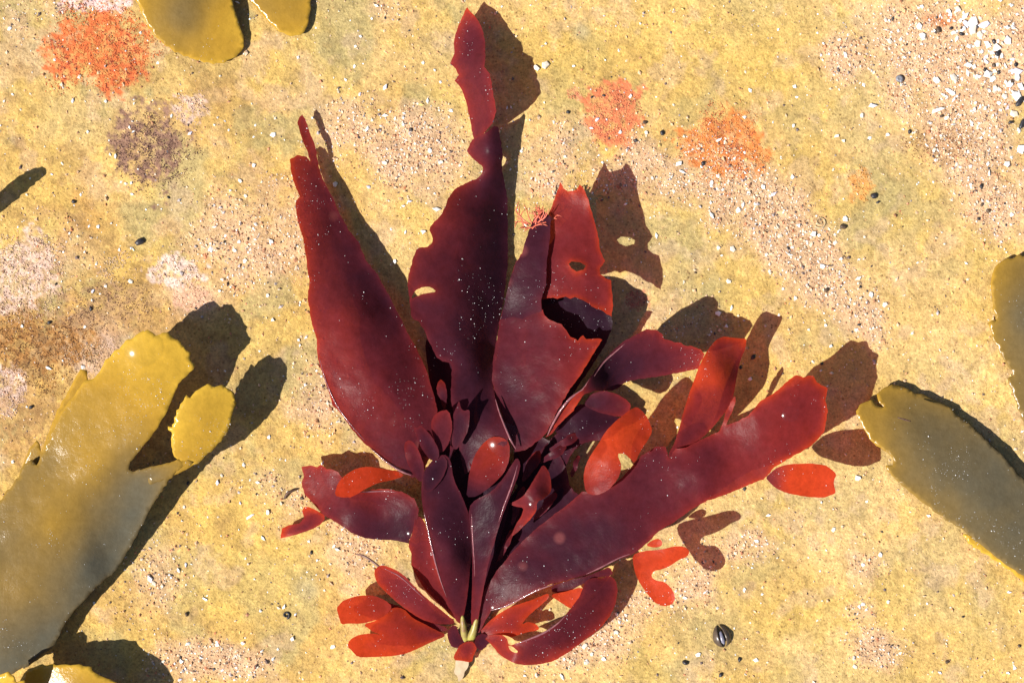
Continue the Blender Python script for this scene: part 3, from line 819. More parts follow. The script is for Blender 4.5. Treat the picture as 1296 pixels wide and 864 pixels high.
# lower right hooked blade and its strips
B9 = rb([(608, 802), (618, 804), (630, 802), (641, 806), (644, 817), (656, 813), (666, 808), (683, 803), (701, 792), (718, 775), (732, 757), (738, 743), (742, 734), (752, 730), (762, 732), (770, 727), (780, 734), (782, 750), (778, 768), (768, 785), (754, 799), (736, 813), (718, 826), (701, 836), (680, 841), (659, 841), (645, 836), (631, 827), (622, 815)],
   [(610, 803, 12, .5), (630, 812, 22, .42), (650, 828, 40, .5), (690, 815, 44, .6), (690, 838, 34, .42), (730, 785, 42, .55), (735, 812, 30, .42), (750, 740, 44, .6), (775, 745, 34, .5), (770, 780, 28, .4)], 116, wave=2, jit=.5,
   holes=[[(643, 816), (650, 818), (656, 824), (653, 826), (645, 822)]])
rb([(607, 799), (615, 790), (623, 782), (634, 774), (645, 768), (666, 761), (682, 755), (694, 750), (695, 756), (686, 764), (676, 772), (666, 782), (660, 790), (668, 786), (680, 790), (683, 797), (664, 800), (648, 806), (640, 804), (630, 803), (618, 806)],
   [(608, 800, 12, .45), (635, 785, 28, .30), (665, 765, 38, .22), (692, 753, 42, .25), (675, 793, 24, .2)], 117, 'strip', B9, wave=1.5, jit=.4)
rb([(695, 752), (712, 749), (737, 742), (738, 750), (734, 758), (724, 771), (712, 764)], [(697, 752, 36, .2), (735, 745, 40, .25), (724, 769, 32, .15)], 118, 'strip', B9, wave=1, jit=.3)
rb([(696, 742), (720, 734), (744, 728), (760, 722), (772, 716), (776, 728), (756, 730), (742, 736), (720, 748), (700, 751)], [(700, 746, 30, .8), (770, 720, 40, .7), (745, 730, 40, .8)], 119, 'strip', B9, wave=1, jit=.5)
# lower left lobes
B10 = rb([(572, 790), (577, 786), (565, 777), (544, 760), (526, 743), (509, 725), (491, 716), (480, 715), (473, 722), (476, 736), (491, 752), (509, 767), (530, 782), (551, 789)],
   [(574, 788, 14, .6), (480, 722, 52, .32), (500, 755, 34, .38), (520, 735, 50, .5), (545, 770, 32, .45)], 120, jit=.4, wave=1.5)
B10b = rb([(566, 803), (551, 796), (537, 789), (524, 783), (510, 769), (497, 768), (486, 779), (474, 785), (459, 790), (470, 798), (482, 803), (470, 801), (453, 803), (442, 810), (440, 818), (446, 823), (453, 831), (470, 831), (495, 830), (516, 826), (534, 818), (551, 810)],
   [(564, 802, 10, .45), (470, 815, 26, .10), (450, 812, 30, .06), (500, 800, 26, .16), (500, 775, 30, .2), (520, 815, 20, .18)], 121, jit=.4, wave=1.5)
rb([(426, 769), (430, 764), (435, 759), (453, 753), (474, 753), (488, 759), (497, 767), (489, 778), (474, 785), (456, 789), (440, 788), (432, 790), (429, 780)],
   [(430, 770, 40, .03), (490, 768, 34, .2), (460, 785, 36, .06)], 122, 'lobe', B10b, jit=.3, wave=1.2, rim=.05)
rb([(440, 770), (470, 757), (500, 764), (540, 784), (570, 796), (556, 800), (520, 792), (480, 786)], [(450, 770, 14, .6), (565, 797, 9, .7)], 124, jit=.4, wave=1.2)
px_tube('strand', [(450, 701, 40), (458, 702, 44), (466, 706, 46), (474, 712, 46), (480, 717, 46)], [.7, 1.4, 1.6, 1.6, 1.5], M_hold, B10, R0)
# left middle blade
B11 = rb([(381, 590), (393, 589), (400, 591), (407, 588), (414, 593), (421, 594), (428, 597), (433, 604), (436, 616), (450, 622), (470, 619), (490, 618), (509, 622), (524, 630), (530, 644), (526, 664), (521, 678), (516, 687), (505, 685), (488, 683), (463, 681), (445, 674), (428, 662), (410, 651), (396, 637), (387, 627), (382, 613), (384, 602)],
   [(385, 595, 30, .42), (420, 600, 46, .42), (400, 635, 34, .48), (450, 650, 58, .62), (470, 625, 50, .4), (480, 680, 50, .9), (515, 640, 62, .62), (515, 682, 52, .92)], 125, smooth=0, jit=.7, wave=2)
rb([(382, 646), (385, 641), (391, 641), (400, 645), (411, 652), (411, 657), (406, 663), (394, 670), (376, 676), (355, 681), (357, 668), (366, 664), (379, 662), (385, 655)],
   [(357, 679, 12, .2), (378, 668, 24, .55), (392, 648, 40, .3), (408, 656, 36, .4)], 126, 'lobe', B11, jit=.4, wave=1.5, smooth=0)
# front blades over the stalk
rb([(516, 688), (522, 675), (526, 650), (537, 658), (543, 680), (550, 712), (558, 738), (568, 762), (578, 784), (570, 778), (556, 764), (538, 746), (520, 718), (522, 702)],
   [(576, 782, 14, .65), (530, 660, 58, .62), (545, 730, 32, .42), (528, 720, 36, .40)], 127, jit=.4, wave=1.5)
B12 = rb([(533, 624), (534, 606), (540, 590), (551, 580), (562, 574), (570, 580), (574, 606), (586, 630), (595, 655), (597, 680), (596, 710), (592, 750), (587, 780), (583, 790), (576, 784), (565, 758), (555, 730), (547, 700), (540, 668), (535, 642)],
   [(582, 788, 16, .62), (560, 585, 70, .82), (540, 620, 70, .78), (585, 640, 58, .86), (555, 700, 62, .66), (592, 700, 44, .82), (575, 700, 60, .7), (575, 750, 36, .62)], 128, jit=.4, wave=1.5)
B14 = rb([(593, 642), (602, 632), (623, 622), (638, 604), (647, 588), (654, 578), (659, 586), (656, 602), (650, 617), (643, 634), (636, 652), (629, 674), (623, 695), (616, 722), (611, 750), (606, 780), (602, 792), (596, 790), (597, 760), (598, 730), (597, 690), (595, 664)],
   [(600, 788, 18, .55), (598, 650, 66, .88), (652, 585, 82, .8), (625, 640, 76, .85), (612, 700, 56, .8), (604, 745, 36, .66)], 129, jit=.4, wave=1.5)
rb([(590, 629), (592, 612), (594, 598), (600, 577), (610, 562), (622, 552), (636, 553), (645, 560), (645, 582), (638, 598), (624, 613), (604, 628)],
   [(594, 622, 56, .8), (605, 600, 62, .32), (625, 570, 68, .18), (642, 560, 70, .25), (636, 596, 60, .35)], 130, 'lobe', B14, jit=.3, wave=1.5, rim=.05)  # shadow on the lobe's base painted in by a high thickness
for k, (pl, ct) in enumerate([
        ([(511, 561), (518, 556), (525, 561), (531, 572), (537, 590), (536, 606), (532, 610), (523, 601), (514, 582)], [(515, 562, 82, .5), (533, 605, 66, .8)]),
        ([(523, 540), (528, 542), (532, 537), (538, 543), (546, 551), (555, 567), (556, 580), (546, 584), (535, 570), (527, 554)], [(526, 540, 88, .65), (552, 580, 72, .9)]),
        ([(545, 534), (549, 526), (556, 520), (568, 518), (573, 538), (569, 560), (561, 572), (555, 572), (550, 558), (546, 545)], [(560, 520, 84, .5), (562, 570, 70, .75)]),
        ([(573, 526), (577, 516), (581, 506), (583, 516), (587, 520), (593, 518), (595, 522), (593, 544), (584, 562), (576, 570), (571, 560)], [(584, 512, 82, .8), (576, 566, 70, .85)]),
        ([(534, 600), (545, 584), (560, 574), (568, 586), (560, 606), (546, 622), (537, 622)], [(540, 618, 74, .85), (562, 578, 70, .9)])]):
    rb(pl, ct, 140 + k, 'leaflet', B12, jit=.3, wave=1, step=2.2, grid=3.2)
rb([(644, 637), (654, 633), (663, 627), (670, 616), (676, 606), (682, 596), (687, 588), (692, 592), (696, 600), (698, 615), (697, 623), (688, 631), (680, 634), (679, 646), (672, 656), (665, 663), (656, 672), (646, 680), (652, 664), (660, 652), (663, 642), (652, 641)],
   [(648, 636, 66, .6), (685, 595, 84, .5), (695, 620, 74, .38), (678, 632, 86, .5), (665, 655, 66, .4), (648, 678, 56, .5)], 150, 'leaflet', B5, jit=.4, wave=2, step=2.4, grid=3.4)
M_wet = solid_material('wet_glint_edge', (.16, .05, .06), (.30, .12, .13), 700, .12, .9)
px_tube('glint_edge', [(693, 551, 62), (697, 541, 70), (709, 519, 84), (722, 503, 90), (738, 493, 91), (748, 477, 91)], [.5, 1.2, 1.5, 1.5, 1.1, .4], M_wet, B4, R0, 8, 6)
px_tube('glint_edge', [(627, 505, 57), (632, 522, 62), (640, 542, 70), (646, 556, 73), (653, 568, 70)], [.4, 1.0, 1.3, 1.4, .6], M_wet, B3, R0, 8, 6)  # this tube and those after it are added to catch sun glints
px_tube('glint_edge', [(621, 772, 24), (640, 767, 32), (659, 757, 43), (680, 746, 53), (701, 739, 59)], [.5, 1.2, 1.3, 1.2, .4], M_wet, B5, R0, 8, 6)
px_tube('glint_edge', [(470, 568, 60), (486, 582, 62), (500, 592, 63), (512, 598, 64), (521, 601, 62)], [.4, .9, 1.2, 1.4, .6], M_wet, B1, R0, 8, 6)
# stalk and foot
px_tube('stipe', [(590, 812, 4), (588, 804, 9), (587, 796, 13), (586, 787, 16), (585, 778, 17)], [5.5, 5, 4.2, 3.6, 2], M_stipe, RED, R0, 12)
px_tube('stipe', [(594, 812, 4), (597, 804, 10), (600, 797, 14), (602, 787, 17), (605, 776, 19)], [5.5, 5.5, 4.6, 3.6, 2], M_stipe, RED, R0, 12)
def holdfast():
    V = []; F = []
    nu, nv = 22, 9
    for j in range(nv + 1):
        t = j / nv
        for i in range(nu):
            a = 2 * math.pi * i / nu
            r = (1 - t) ** .7 * (1 + .28 * mnoise.noise(Vector((math.cos(a) * 1.6, math.sin(a) * 1.6, t * 2)))) + .02
            x = 594 + 24 * r * math.cos(a); y = 809 + 16 * r * math.sin(a)
            z = float(floor_z(x, y)) - 1 + 12 * math.sin(t * math.pi / 2) * (1 + .3 * mnoise.noise(Vector((x * .15, y * .15, 3))))
            V.append(Vector(P(x, y, z)) - Vector(R0))
    for j in range(nv):
        for i in range(nu):
            a = j * nu + i; b = j * nu + (i + 1) % nu
            F.append((a, a + nu, b + nu, b))
    o = pyobj('holdfast', V, F, M_hold, RED)
    return o
HF = holdfast()
for k in range(9):
    a = math.radians(20 + 40 * k + random.uniform(-14, 14)); rr_ = random.uniform(20, 31)
    q = [(594 + rr_ * t * math.cos(a + .5 * t), 809 + .75 * rr_ * t * math.sin(a + .5 * t)) for t in (.3, .6, .85, 1.0)]
    px_tube('root_branch', [(u, v, float(floor_z(u, v)) + h_) for (u, v), h_ in zip(q, (9, 5.5, 2.5, .6))], [3.4, 2.6, 1.9, 1.1], M_hold, HF, R0)
rb([(573, 834), (578, 822), (583, 814), (596, 810), (604, 818), (600, 828), (597, 838), (586, 836)], [(585, 814, 15, .4), (590, 834, 8, .25)], 151, 'flap', HF, jit=.5, wave=1, step=2.2, grid=3.2)
o = blade('flap', HF, R0, [(576, 834), (594, 834), (593, 843), (588, 849), (586, 857), (580, 863), (579, 855), (574, 851), (576, 842)], [(585, 836, 6, .4), (580, 862, 2, .3)], M_pale, seed=152, jit=.6, wave=.8, step=2.2, grid=3.2)
o['label'] = 'pale bleached flap under the holdfast'
rb([(566, 800), (572, 790), (578, 792), (580, 802), (588, 810), (584, 820), (572, 818), (567, 810)], [(572, 795, 16, .75), (584, 818, 10, .8)], 153, 'flap', HF, jit=.6, wave=1.5, step=2.2, grid=3.2)
rb([(602, 806), (612, 800), (620, 806), (618, 816), (608, 824), (600, 816)], [(604, 806, 16, .8), (614, 818, 12, .9)], 154, 'flap', HF, jit=.8, wave=2.5, step=2.2, grid=3.2)
bubbles('red', RED, 1250, 9)

# ------------------------------------------------------------------ brown wrack fronds
def wrack(base, label):
    z = float(floor_z(*base))
    r = P(base[0], base[1], z)
    return tag(empty('brown_wrack', r), label, 'seaweed'), r
def wb(name, parent, root, poly, ctrl, seed, key, **kw):
    kw.setdefault('wave', 1.15); kw.setdefault('jit', .8)
    return blade(name, parent, root, poly, ctrl, M_wrack, seed=seed, key=key, thick_m=.0004, rim=.16, rimw=3.5, teeth=(4.0, 21.0), **kw)

WL, wl0 = wrack((-70, 900), 'olive wrack frond with a side lobe, glossy tip and black shadow')
wb('blade', WL, wl0, [(-110, 830), (-40, 706), (0, 634), (22, 607), (31, 588), (40, 582), (47, 590), (56, 570), (72, 530), (86, 510), (108, 482), (118, 480), (135, 456), (160, 433), (175, 423), (187, 418), (193, 422), (198, 426), (205, 421), (213, 421), (219, 427), (228, 432), (233, 441), (240, 447), (240, 458), (246, 461), (239, 471), (226, 485), (215, 511), (200, 541), (180, 565), (165, 584), (162, 593), (170, 597), (200, 589), (226, 584), (245, 585), (226, 592), (205, 618), (186, 650), (166, 690), (150, 716), (120, 745), (96, 769), (81, 790), (66, 820), (42, 838), (20, 848), (-20, 870), (-70, 900)],
   [(187, 422, 80, .04), (238, 455, 70, .1), (150, 445, 76, .14), (190, 500, 76, .22), (120, 500, 72, .36), (115, 590, 64, .42), (60, 590, 60, .6), (170, 600, 58, .85), (215, 590, 62, .6), (160, 650, 42, .95), (70, 670, 56, .5), (110, 710, 44, .95), (15, 690, 52, .68), (140, 715, 28, 1.0), (30, 750, 48, .62), (70, 800, 32, 1.0), (40, 830, 30, 1.0), (0, 810, 40, .9), (-60, 880, 14, 1.0)], 301, 'wl',
   extra=lambda x, y: 5 * np.exp(-(((x - 60) * .60 + (y - 640) * .80 - .0 * x) / 28.0) ** 2), smooth=0)
wb('lobe', WL, wl0, [(244, 586), (228, 583), (221, 577), (217, 565), (218, 546), (213, 540), (219, 541), (225, 520), (236, 501), (240, 504), (250, 493), (265, 486), (271, 490), (284, 489), (296, 497), (299, 510), (293, 524), (290, 541), (277, 560), (259, 577), (247, 587), (225, 599), (190, 612), (186, 600), (218, 589), (232, 585)],
   [(190, 606, 57, .8), (240, 583, 62, .35), (265, 490, 78, .12), (296, 505, 68, .12), (220, 550, 74, .12), (280, 560, 60, .2), (255, 535, 74, .2)], 302, 'wl', smooth=0, jit=.5)
wb('blade', WL, wl0, [(-20, 690), (10, 640), (30, 586), (38, 566), (46, 557), (50, 562), (52, 572), (70, 527), (96, 476), (102, 467), (109, 469), (112, 486), (100, 520), (80, 570), (50, 630), (10, 700)],
   [(105, 470, 60, .35), (60, 560, 54, .5), (0, 690, 34, .7)], 303, 'wl', smooth=0, jit=.5)
bubbles('wl', WL, 700, 21)

WB, wb0 = wrack((40, 960), 'low yellowish wrack lobe poking out below the glossy wrack frond')
wb('blade', WB, wb0, [(30, 852), (36, 846), (50, 842), (80, 841), (100, 842), (115, 844), (118, 850), (128, 855), (140, 860), (155, 868), (170, 890), (150, 940), (60, 960), (20, 930), (16, 880)],
   [(50, 845, 48, .3), (115, 848, 56, .22), (90, 880, 52, .5), (60, 950, 16, .8), (150, 880, 52, .5)], 304, 'wb', smooth=0, jit=.5)
wb('lobe', WB, wb0, [(-20, 866), (-8, 856), (2, 853), (10, 851), (17, 856), (18, 864), (30, 862), (32, 868), (30, 910), (50, 945), (36, 950), (0, 910)],
   [(5, 854, 86, .02), (30, 880, 76, .15), (40, 945, 20, .7)], 305, 'wb', smooth=0, jit=.5)

WT, wt0 = wrack((250, -150), 'pair of rounded olive wrack tips beside the orange red crust')
wb('blade', WT, wt0, [(160, -60), (168, -14), (177, 10), (187, 31), (198, 47), (215, 61), (236, 71), (257, 78), (278, 80), (296, 73), (307, 63), (309, 49), (302, 28), (295, 6), (288, -30), (270, -120), (240, -150), (200, -110)],
   [(180, 10, 26, .35), (302, 60, 9, .3), (240, 65, 14, .4), (235, 20, 26, .72), (280, 25, 20, .28), (250, -140, 10, .7)], 306, 'wt', smooth=1, jit=.4)
wb('lobe', WT, wt0, [(296, -30), (312, -6), (328, 14), (345, 33), (360, 43), (378, 45), (387, 37), (391, 24), (393, 6), (390, -20), (370, -70), (320, -110), (290, -120), (280, -90)],
   [(330, 10, 12, .45), (370, 40, 9, .3), (388, 0, 10, .4), (345, 0, 14, .4), (290, -110, 10, .6)], 307, 'wt', smooth=1, jit=.4)
bubbles('wt', WT, 120, 22)

WR, wr0 = wrack((1420, 830), 'broad dull olive wrack frond pointing at the red seaweed shadow')
wb('blade', WR, wr0, [(1084, 519), (1087, 513), (1096, 508), (1104, 506), (1110, 513), (1120, 516), (1112, 506), (1110, 499), (1118, 491), (1129, 486), (1140, 489), (1151, 492), (1158, 498), (1168, 498), (1179, 504), (1192, 510), (1206, 517), (1209, 524), (1218, 530), (1236, 545), (1252, 559), (1270, 578), (1286, 596), (1310, 622), (1360, 680), (1420, 790), (1430, 840), (1400, 840), (1350, 775), (1296, 728), (1272, 713), (1251, 697), (1236, 684), (1223, 672), (1206, 661), (1184, 647), (1162, 631), (1140, 611), (1124, 596), (1121, 589), (1130, 588), (1131, 581), (1123, 573), (1107, 561), (1098, 550), (1093, 539), (1087, 528)],
   [(1090, 520, 24, .42), (1130, 490, 11, .5), (1110, 555, 26, .5), (1150, 545, 26, .75), (1200, 525, 13, .75), (1190, 600, 30, .85), (1250, 565, 16, .88), (1180, 640, 28, .7), (1250, 640, 28, .92), (1300, 720, 28, .88), (1300, 630, 18, .92), (1420, 830, 10, .95)], 308, 'wr', smooth=0, jit=.6)
wb('blade', WR, wr0, [(1219, 676), (1226, 677), (1245, 688), (1270, 705), (1310, 730), (1380, 800), (1400, 835), (1380, 840), (1320, 768), (1290, 730), (1258, 706), (1238, 694), (1226, 686)],
   [(1225, 680, 28, .2), (1290, 725, 26, .25), (1390, 830, 10, .6)], 309, 'wr', smooth=0, jit=.5)
bubbles('wr', WR, 330, 23)

WF, wf0 = wrack((1400, 640), 'narrow pitted wrack tip standing upright above the broad wrack frond')
wb('blade', WF, wf0, [(1254, 356), (1256, 346), (1260, 338), (1266, 332), (1274, 328), (1283, 327), (1291, 324), (1310, 326), (1335, 345), (1370, 430), (1400, 560), (1410, 640), (1380, 640), (1340, 600), (1310, 560), (1296, 530), (1290, 516), (1286, 505), (1282, 494), (1278, 486), (1276, 478), (1283, 475), (1281, 470), (1268, 450), (1258, 429), (1253, 409), (1258, 405), (1263, 406), (1261, 399), (1258, 391), (1256, 376)],
   [(1260, 345, 12, .45), (1290, 328, 9, .6), (1258, 410, 14, .55), (1285, 400, 16, .8), (1285, 485, 14, .7), (1400, 630, 8, .9)], 310, 'wf', smooth=0, jit=.5)
bubbles('wf', WF, 90, 24)
# frond beyond the frame whose shadow reaches in
WS, ws0 = wrack((-200, 330), 'narrow wrack tip casting a finger shaped shadow near the speckled turf')
wb('blade', WS, ws0, [(-10, 238), (-18, 236), (-30, 240), (-50, 252), (-80, 280), (-130, 310), (-200, 330), (-190, 345), (-120, 335), (-70, 302), (-45, 274), (-24, 254), (-12, 247)],
   [(-14, 240, 62, .2), (-60, 275, 58, .4), (-195, 335, 8, .7)], 311, 'ws', jit=.4)

# ------------------------------------------------------------------ shell chips
LM = [('the largest orange red crust', 125, 62), ('the salmon oval crust', 776, 146), ('the ragged orange crust', 915, 182), ('the small faint orange spot', 1090, 232),
      ('the speckled purple brown turf', 196, 190), ('the rusty speckled turf', 1193, 181), ('the large pale pink crust', 28, 350), ('the whitish pink crust', 224, 344),
      ('the narrow tip of the left red blade', 382, 160), ('the folded tip of the tall red blade', 600, 90), ('the coral red filament tuft', 672, 275), ('the tan coiled worm tube', 1038, 281),
      ('the gaping mussel', 913, 804), ('the forked orange red lobe', 835, 730), ('the oval orange red lobe', 1015, 607), ('the broad dull wrack tip', 1090, 530),
      ('the narrow pitted wrack tip', 1260, 350), ('the clear air bubble', 280, 825), ('the elongated splinter on mustard rock', 317, 653), ('the curved dark weed fragment', 368, 623),
      ('the lower left red lobes', 435, 790), ('the hooked lower red blade', 740, 815), ('the notch of the tall blade', 540, 300), ('the side lobe of the wrack frond', 285, 500),
      ('the finger shaped shadow', 30, 225), ('the tiny grey sea snail', 1138, 100), ('the broad wrack lower edge', 1220, 690), ('the outer edge of the left red blade', 388, 340),
      ('the small rust orange spot', 1190, 25), ('the large pointed shell chip', 1204, 117), ('the long black shards', 1293, 140), ('the glossy tip of the wrack frond', 180, 425), ('the torn dark end of the bent red blade', 890, 430)]
RANK = ['nearest', 'second nearest', 'third nearest', 'fourth nearest', 'fifth nearest', 'sixth nearest', 'seventh nearest', 'eighth nearest']
def rank_labels(items, noun):
    """items: (object, x, y, adjective, group) - each is told apart by its order of distance from a thing beside it"""
    by = {}
    for it in items:
        d = [((it[1] - l[1]) ** 2 + (it[2] - l[2]) ** 2, k) for k, l in enumerate(LM)]
        dd, k = min(d)
        by.setdefault(k, []).append((dd, it))
    for k, lst in by.items():
        lst.sort(key=lambda t: t[0])
        for r, (dd, it) in enumerate(lst):
            o, x, y, adj, gp = it
            if r < len(RANK):
                lb = '%s %s %s to %s' % (adj, noun, RANK[r], LM[k][0])
                tag(o, ' '.join(lb.split()[-16:]) if len(lb.split()) > 16 else lb, CAT[noun], gp)
            else:
                tag(o, '%s among the farther ones around %s' % (noun, LM[k][0]), CAT[noun], gp)
CAT = {'shell chip': 'shell', 'pebble': 'pebble'}
def chip_mesh(seed, material, stretch=1.0):
    rg = random.Random(seed)
    n = rg.choice([4, 4, 5, 5, 6, 7])
    ang = sorted(rg.uniform(0, 2 * math.pi) for _ in range(n))
    ang = [2 * math.pi * k / n + rg.uniform(-.3, .3) for k in range(n)]
    rr = [rg.uniform(.5, 1.2) for _ in range(n)]
    V = []; F = []
    tilt = rg.uniform(-.15, .15)
    for (h, k) in ((-.22, .92), (.10, 1.0), (.26, .80)):
        for a, r in zip(ang, rr):
            x, y = r * k * math.cos(a) * stretch, r * k * math.sin(a) / stretch
            V.append((x * .5, y * .5, (h + tilt * x + .05 * rg.uniform(-1, 1)) * .5))
    V.append((0, 0, .34 * .5)); V.append((0, 0, -.24 * .5))
    for lv in range(2):
        for k in range(n):
            a = lv * n + k; b = lv * n + (k + 1) % n
            F.append((a, b, b + n, a + n))
    for k in range(n):
        F.append((2 * n + k, 2 * n + (k + 1) % n, 3 * n)); F.append(((k + 1) % n, k, 3 * n + 1))
    me = bpy.data.meshes.new('shell_chip')
    me.from_pydata(V, [], F); me.update()
    me.materials.append(material)
    return me
CHIPM = [chip_mesh(400 + k, [M_shellw, M_shellw, M_shellp, M_shellw, M_shellw, M_shellb][k % 6], [1.0, 1.15, 1.0, 1.35, 1.1, 1.2][k % 6]) for k in range(18)]
CHIPLONG = [chip_mesh(500 + k, M_shellw, 1.75) for k in range(3)]
CH = """300 3 6;92 128 6;134 128 6;12 36 7;146 198 7;240 169 6;321 210 6;292 241 5;272 287 6;167 246 5;271 158 4;78 206 4;66 221 4;322 211 7;304 229 6;346 171 7;487 111 7;487 146 8;465 163 7;541 128 7;487 206 6;559 205 8;544 191 6;343 305 8;310 330 7;513 294 5;537 293 8;553 265 9;467 237 6;518 255 6;311 248 5;424 233 8;339 374 5;345 404 7;500 330 6;690 82 11;678 85 9;536 80 5;542 128 6;558 205 7;552 265 8;755 152 7;785 168 6;798 122 6;748 162 5;726 84 5;818 168 6;517 255 7;660 192 5;1006 110 7;1104 134 10;1091 145 7;1163 34 9;1126 52 8;1140 50 7;1070 69 6;1063 50 6;1183 189 8;1059 172 6;1067 178 6;1003 224 8;1010 285 7;1101 175 5;1004 159 5;1124 170 5;1070 276 8;1292 187 12;1275 208 8;1252 220 7;1280 272 7;1211 208 5;1228 210 6;1226 82 9;1225 92 9;1207 98 12;1238 97 8;1275 52 12;1263 61 14;1282 75 7;1287 90 15;1288 98 14;1287 121 13;1259 90 9;1250 56 10;1237 55 10;1221 21 13;1212 11 12;1232 28 14;1248 31 15;1231 37 13;1222 29 12;1208 41 9;1211 49 8;1273 84 7;1256 100 8;1260 112 9;1241 135 6;1235 130 5;1248 72 8;1255 67 8;1185 101 8;1167 9 7;1194 120 7;1283 144 11;1168 45 10;1240 44 10;1243 65 7;1218 37 8;1201 27 6;1268 70 8;1278 108 9;1292 110 10;1272 122 9;1264 130 7;1290 165 8;909 177 9;942 148 7;859 207 9;863 217 8;901 230 7;966 237 7;901 272 8;935 266 8;979 246 8;1009 284 10;987 298 8;1029 296 9;927 315 8;909 314 6;1040 337 7;970 322 6;1003 313 6;974 343 6;922 356 7;908 396 8;926 389 8;920 413 6;1120 385 8;1103 372 8;1087 352 8;1061 293 6;1057 307 7;831 298 6;826 226 6;853 243 6;866 357 5;1007 377 5;1055 670 6;1092 714 7;1114 702 7;958 684 6;1277 749 6;1284 845 7;867 756 6;884 828 6;1124 761 5;942 746 5;1092 764 5;1038 722 4;1190 851 5;1082 843 6;1087 605 10;1084 418 7;1051 438 6;1023 417 5;1045 411 5;949 480 5;1057 670 5;105 464 8;133 362 6;117 369 7;28 412 5;272 287 6;297 317 5;311 329 8;303 306 5;311 248 6;124 286 5;169 316 4;165 356 7;278 368 6;107 414 5;344 404 6;326 610 7;275 611 6;281 602 5;329 444 4;340 553 5;339 649 8;333 681 6;327 609 6;275 612 5;233 641 4;304 637 5;235 714 6;190 733 10;260 758 7;238 814 7;370 808 8;421 818 6;307 813 6;235 846 5;281 848 5;229 837 5;206 837 6;227 860 6;275 815 5;311 706 4;427 695 6;391 685 5;374 777 4;711 855 8;742 838 7;781 800 7;741 816 9;764 833 6;749 827 5;410 390 5;378 430 5;455 120 5"""
LONG = [(317, 653, 15, 25), (61, 465, 10, -25), (1204, 117, 17, -35), (1188, 139, 22, 10), (909, 177, 10, 25), (260, 758, 9, -30)]
def chip_label(x, y):
    if x > 1195 and y < 160:
        return 'bright white angular shell chip in the dense drift of broken shell', 'chips in the broken shell drift'
    if x > 1120 and y < 300:
        return 'white shell chip on the coarse sand next to the dense broken shell drift', 'chips beside the broken shell drift'
    if 820 < x <= 1130 and 195 < y < 430:
        return 'white shell chip on the pinkish sand drift under the ragged orange crust', 'chips on the pinkish sand drift'
    if x > 820 and y <= 195:
        return 'white shell chip scattered on ochre rock around the ragged orange crust', 'chips on the ochre rock near the orange crusts'
    if x > 820:
        return 'white shell chip on ochre rock around the right wrack fronds and mussel', 'chips on rock around the right wrack'
    if x > 600 and y < 430:
        return 'white shell chip on rock between the tall red blade and the salmon crust', 'chips near the salmon crust'
    if x > 600:
        return 'white shell chip on sand below the hooked lower blade of the red seaweed', 'chips below the hooked red blade'
    if y > 560:
        return 'white shell chip on mustard rock between the wrack frond and the red seaweed', 'chips between wrack and red seaweed'
    if x > 400:
        return 'white shell chip on sand between the two tallest red blades', 'chips between the tall red blades'
    if x > 255:
        return 'white shell chip on speckled sand beside the left broad red blade', 'chips beside the left red blade'
    return 'white shell chip among the brown turf and pink coralline crusts', 'chips among turf and coralline crusts'
seen = set(); nchip = 0; chips = []
for k in range(46):                                   # the rest of the drift along the low shelf
    t = random.uniform(0, 1)
    CH += ';%d %d %d' % (1208 + 84 * t + random.gauss(0, 10), 8 + 130 * t ** 1.2 + random.gauss(0, 13), random.choice([4, 4, 5, 5, 6, 7, 8]))
for k, it in enumerate(CH.split(';')):
    x, y, s_ = (float(v) for v in it.split())
    if any(abs(x - a) < 3 and abs(y - b) < 3 for a, b in seen) or any(abs(x - a[0]) < 4 and abs(y - a[1]) < 4 for a in LONG):
        continue
    seen.add((x, y))
    s_ *= random.uniform(.9, 1.15) * (.95 if (x > 1195 and y < 170) else 1.0)
    z = float(floor_z(x, y))
    cm = CHIPM[random.randrange(18)]
    o = link('shell_chip', cm, None, None, P(x, y, z + .12 * s_))
    o.scale = (s_ * S, s_ * S, s_ * S)
    o.rotation_euler = (random.gauss(0, .16), random.gauss(0, .16), random.uniform(0, 6.28))
    lb, gp = chip_label(x, y)
    mn = cm.materials[0].name
    adj = ('small ' if s_ < 6 else 'large ' if s_ > 9.5 else '') + ('cream' if 'cream' in mn else 'lilac grey' if 'lilac' in mn else 'white')
    chips.append((o, x, y, adj, 'broken shell chips')); nchip += 1
rank_labels(chips, 'shell chip')
LL = ['elongated white shell splinter lying alone on mustard rock between wrack and red seaweed', 'slender white shell splinter beside the rust brown turf and the wrack frond',
      'large pointed white shell chip leaning beside the broken shell drift', 'long flat white shell splinter above the rusty brown speckled turf',
      'elongated white shell chip lying on the ragged orange crust', 'small slanted white splinter on mustard rock near the air bubble']
for k, (x, y, s_, a) in enumerate(LONG):
    o = link('shell_splinter', CHIPLONG[k % 3], None, None, P(x, y, float(floor_z(x, y)) + .09 * s_))
    o.scale = (s_ * S * .62, s_ * S * .62, s_ * S * .5)
    o.rotation_euler = (0.05, -.05, math.radians(a))
    tag(o, LL[k], 'shell')
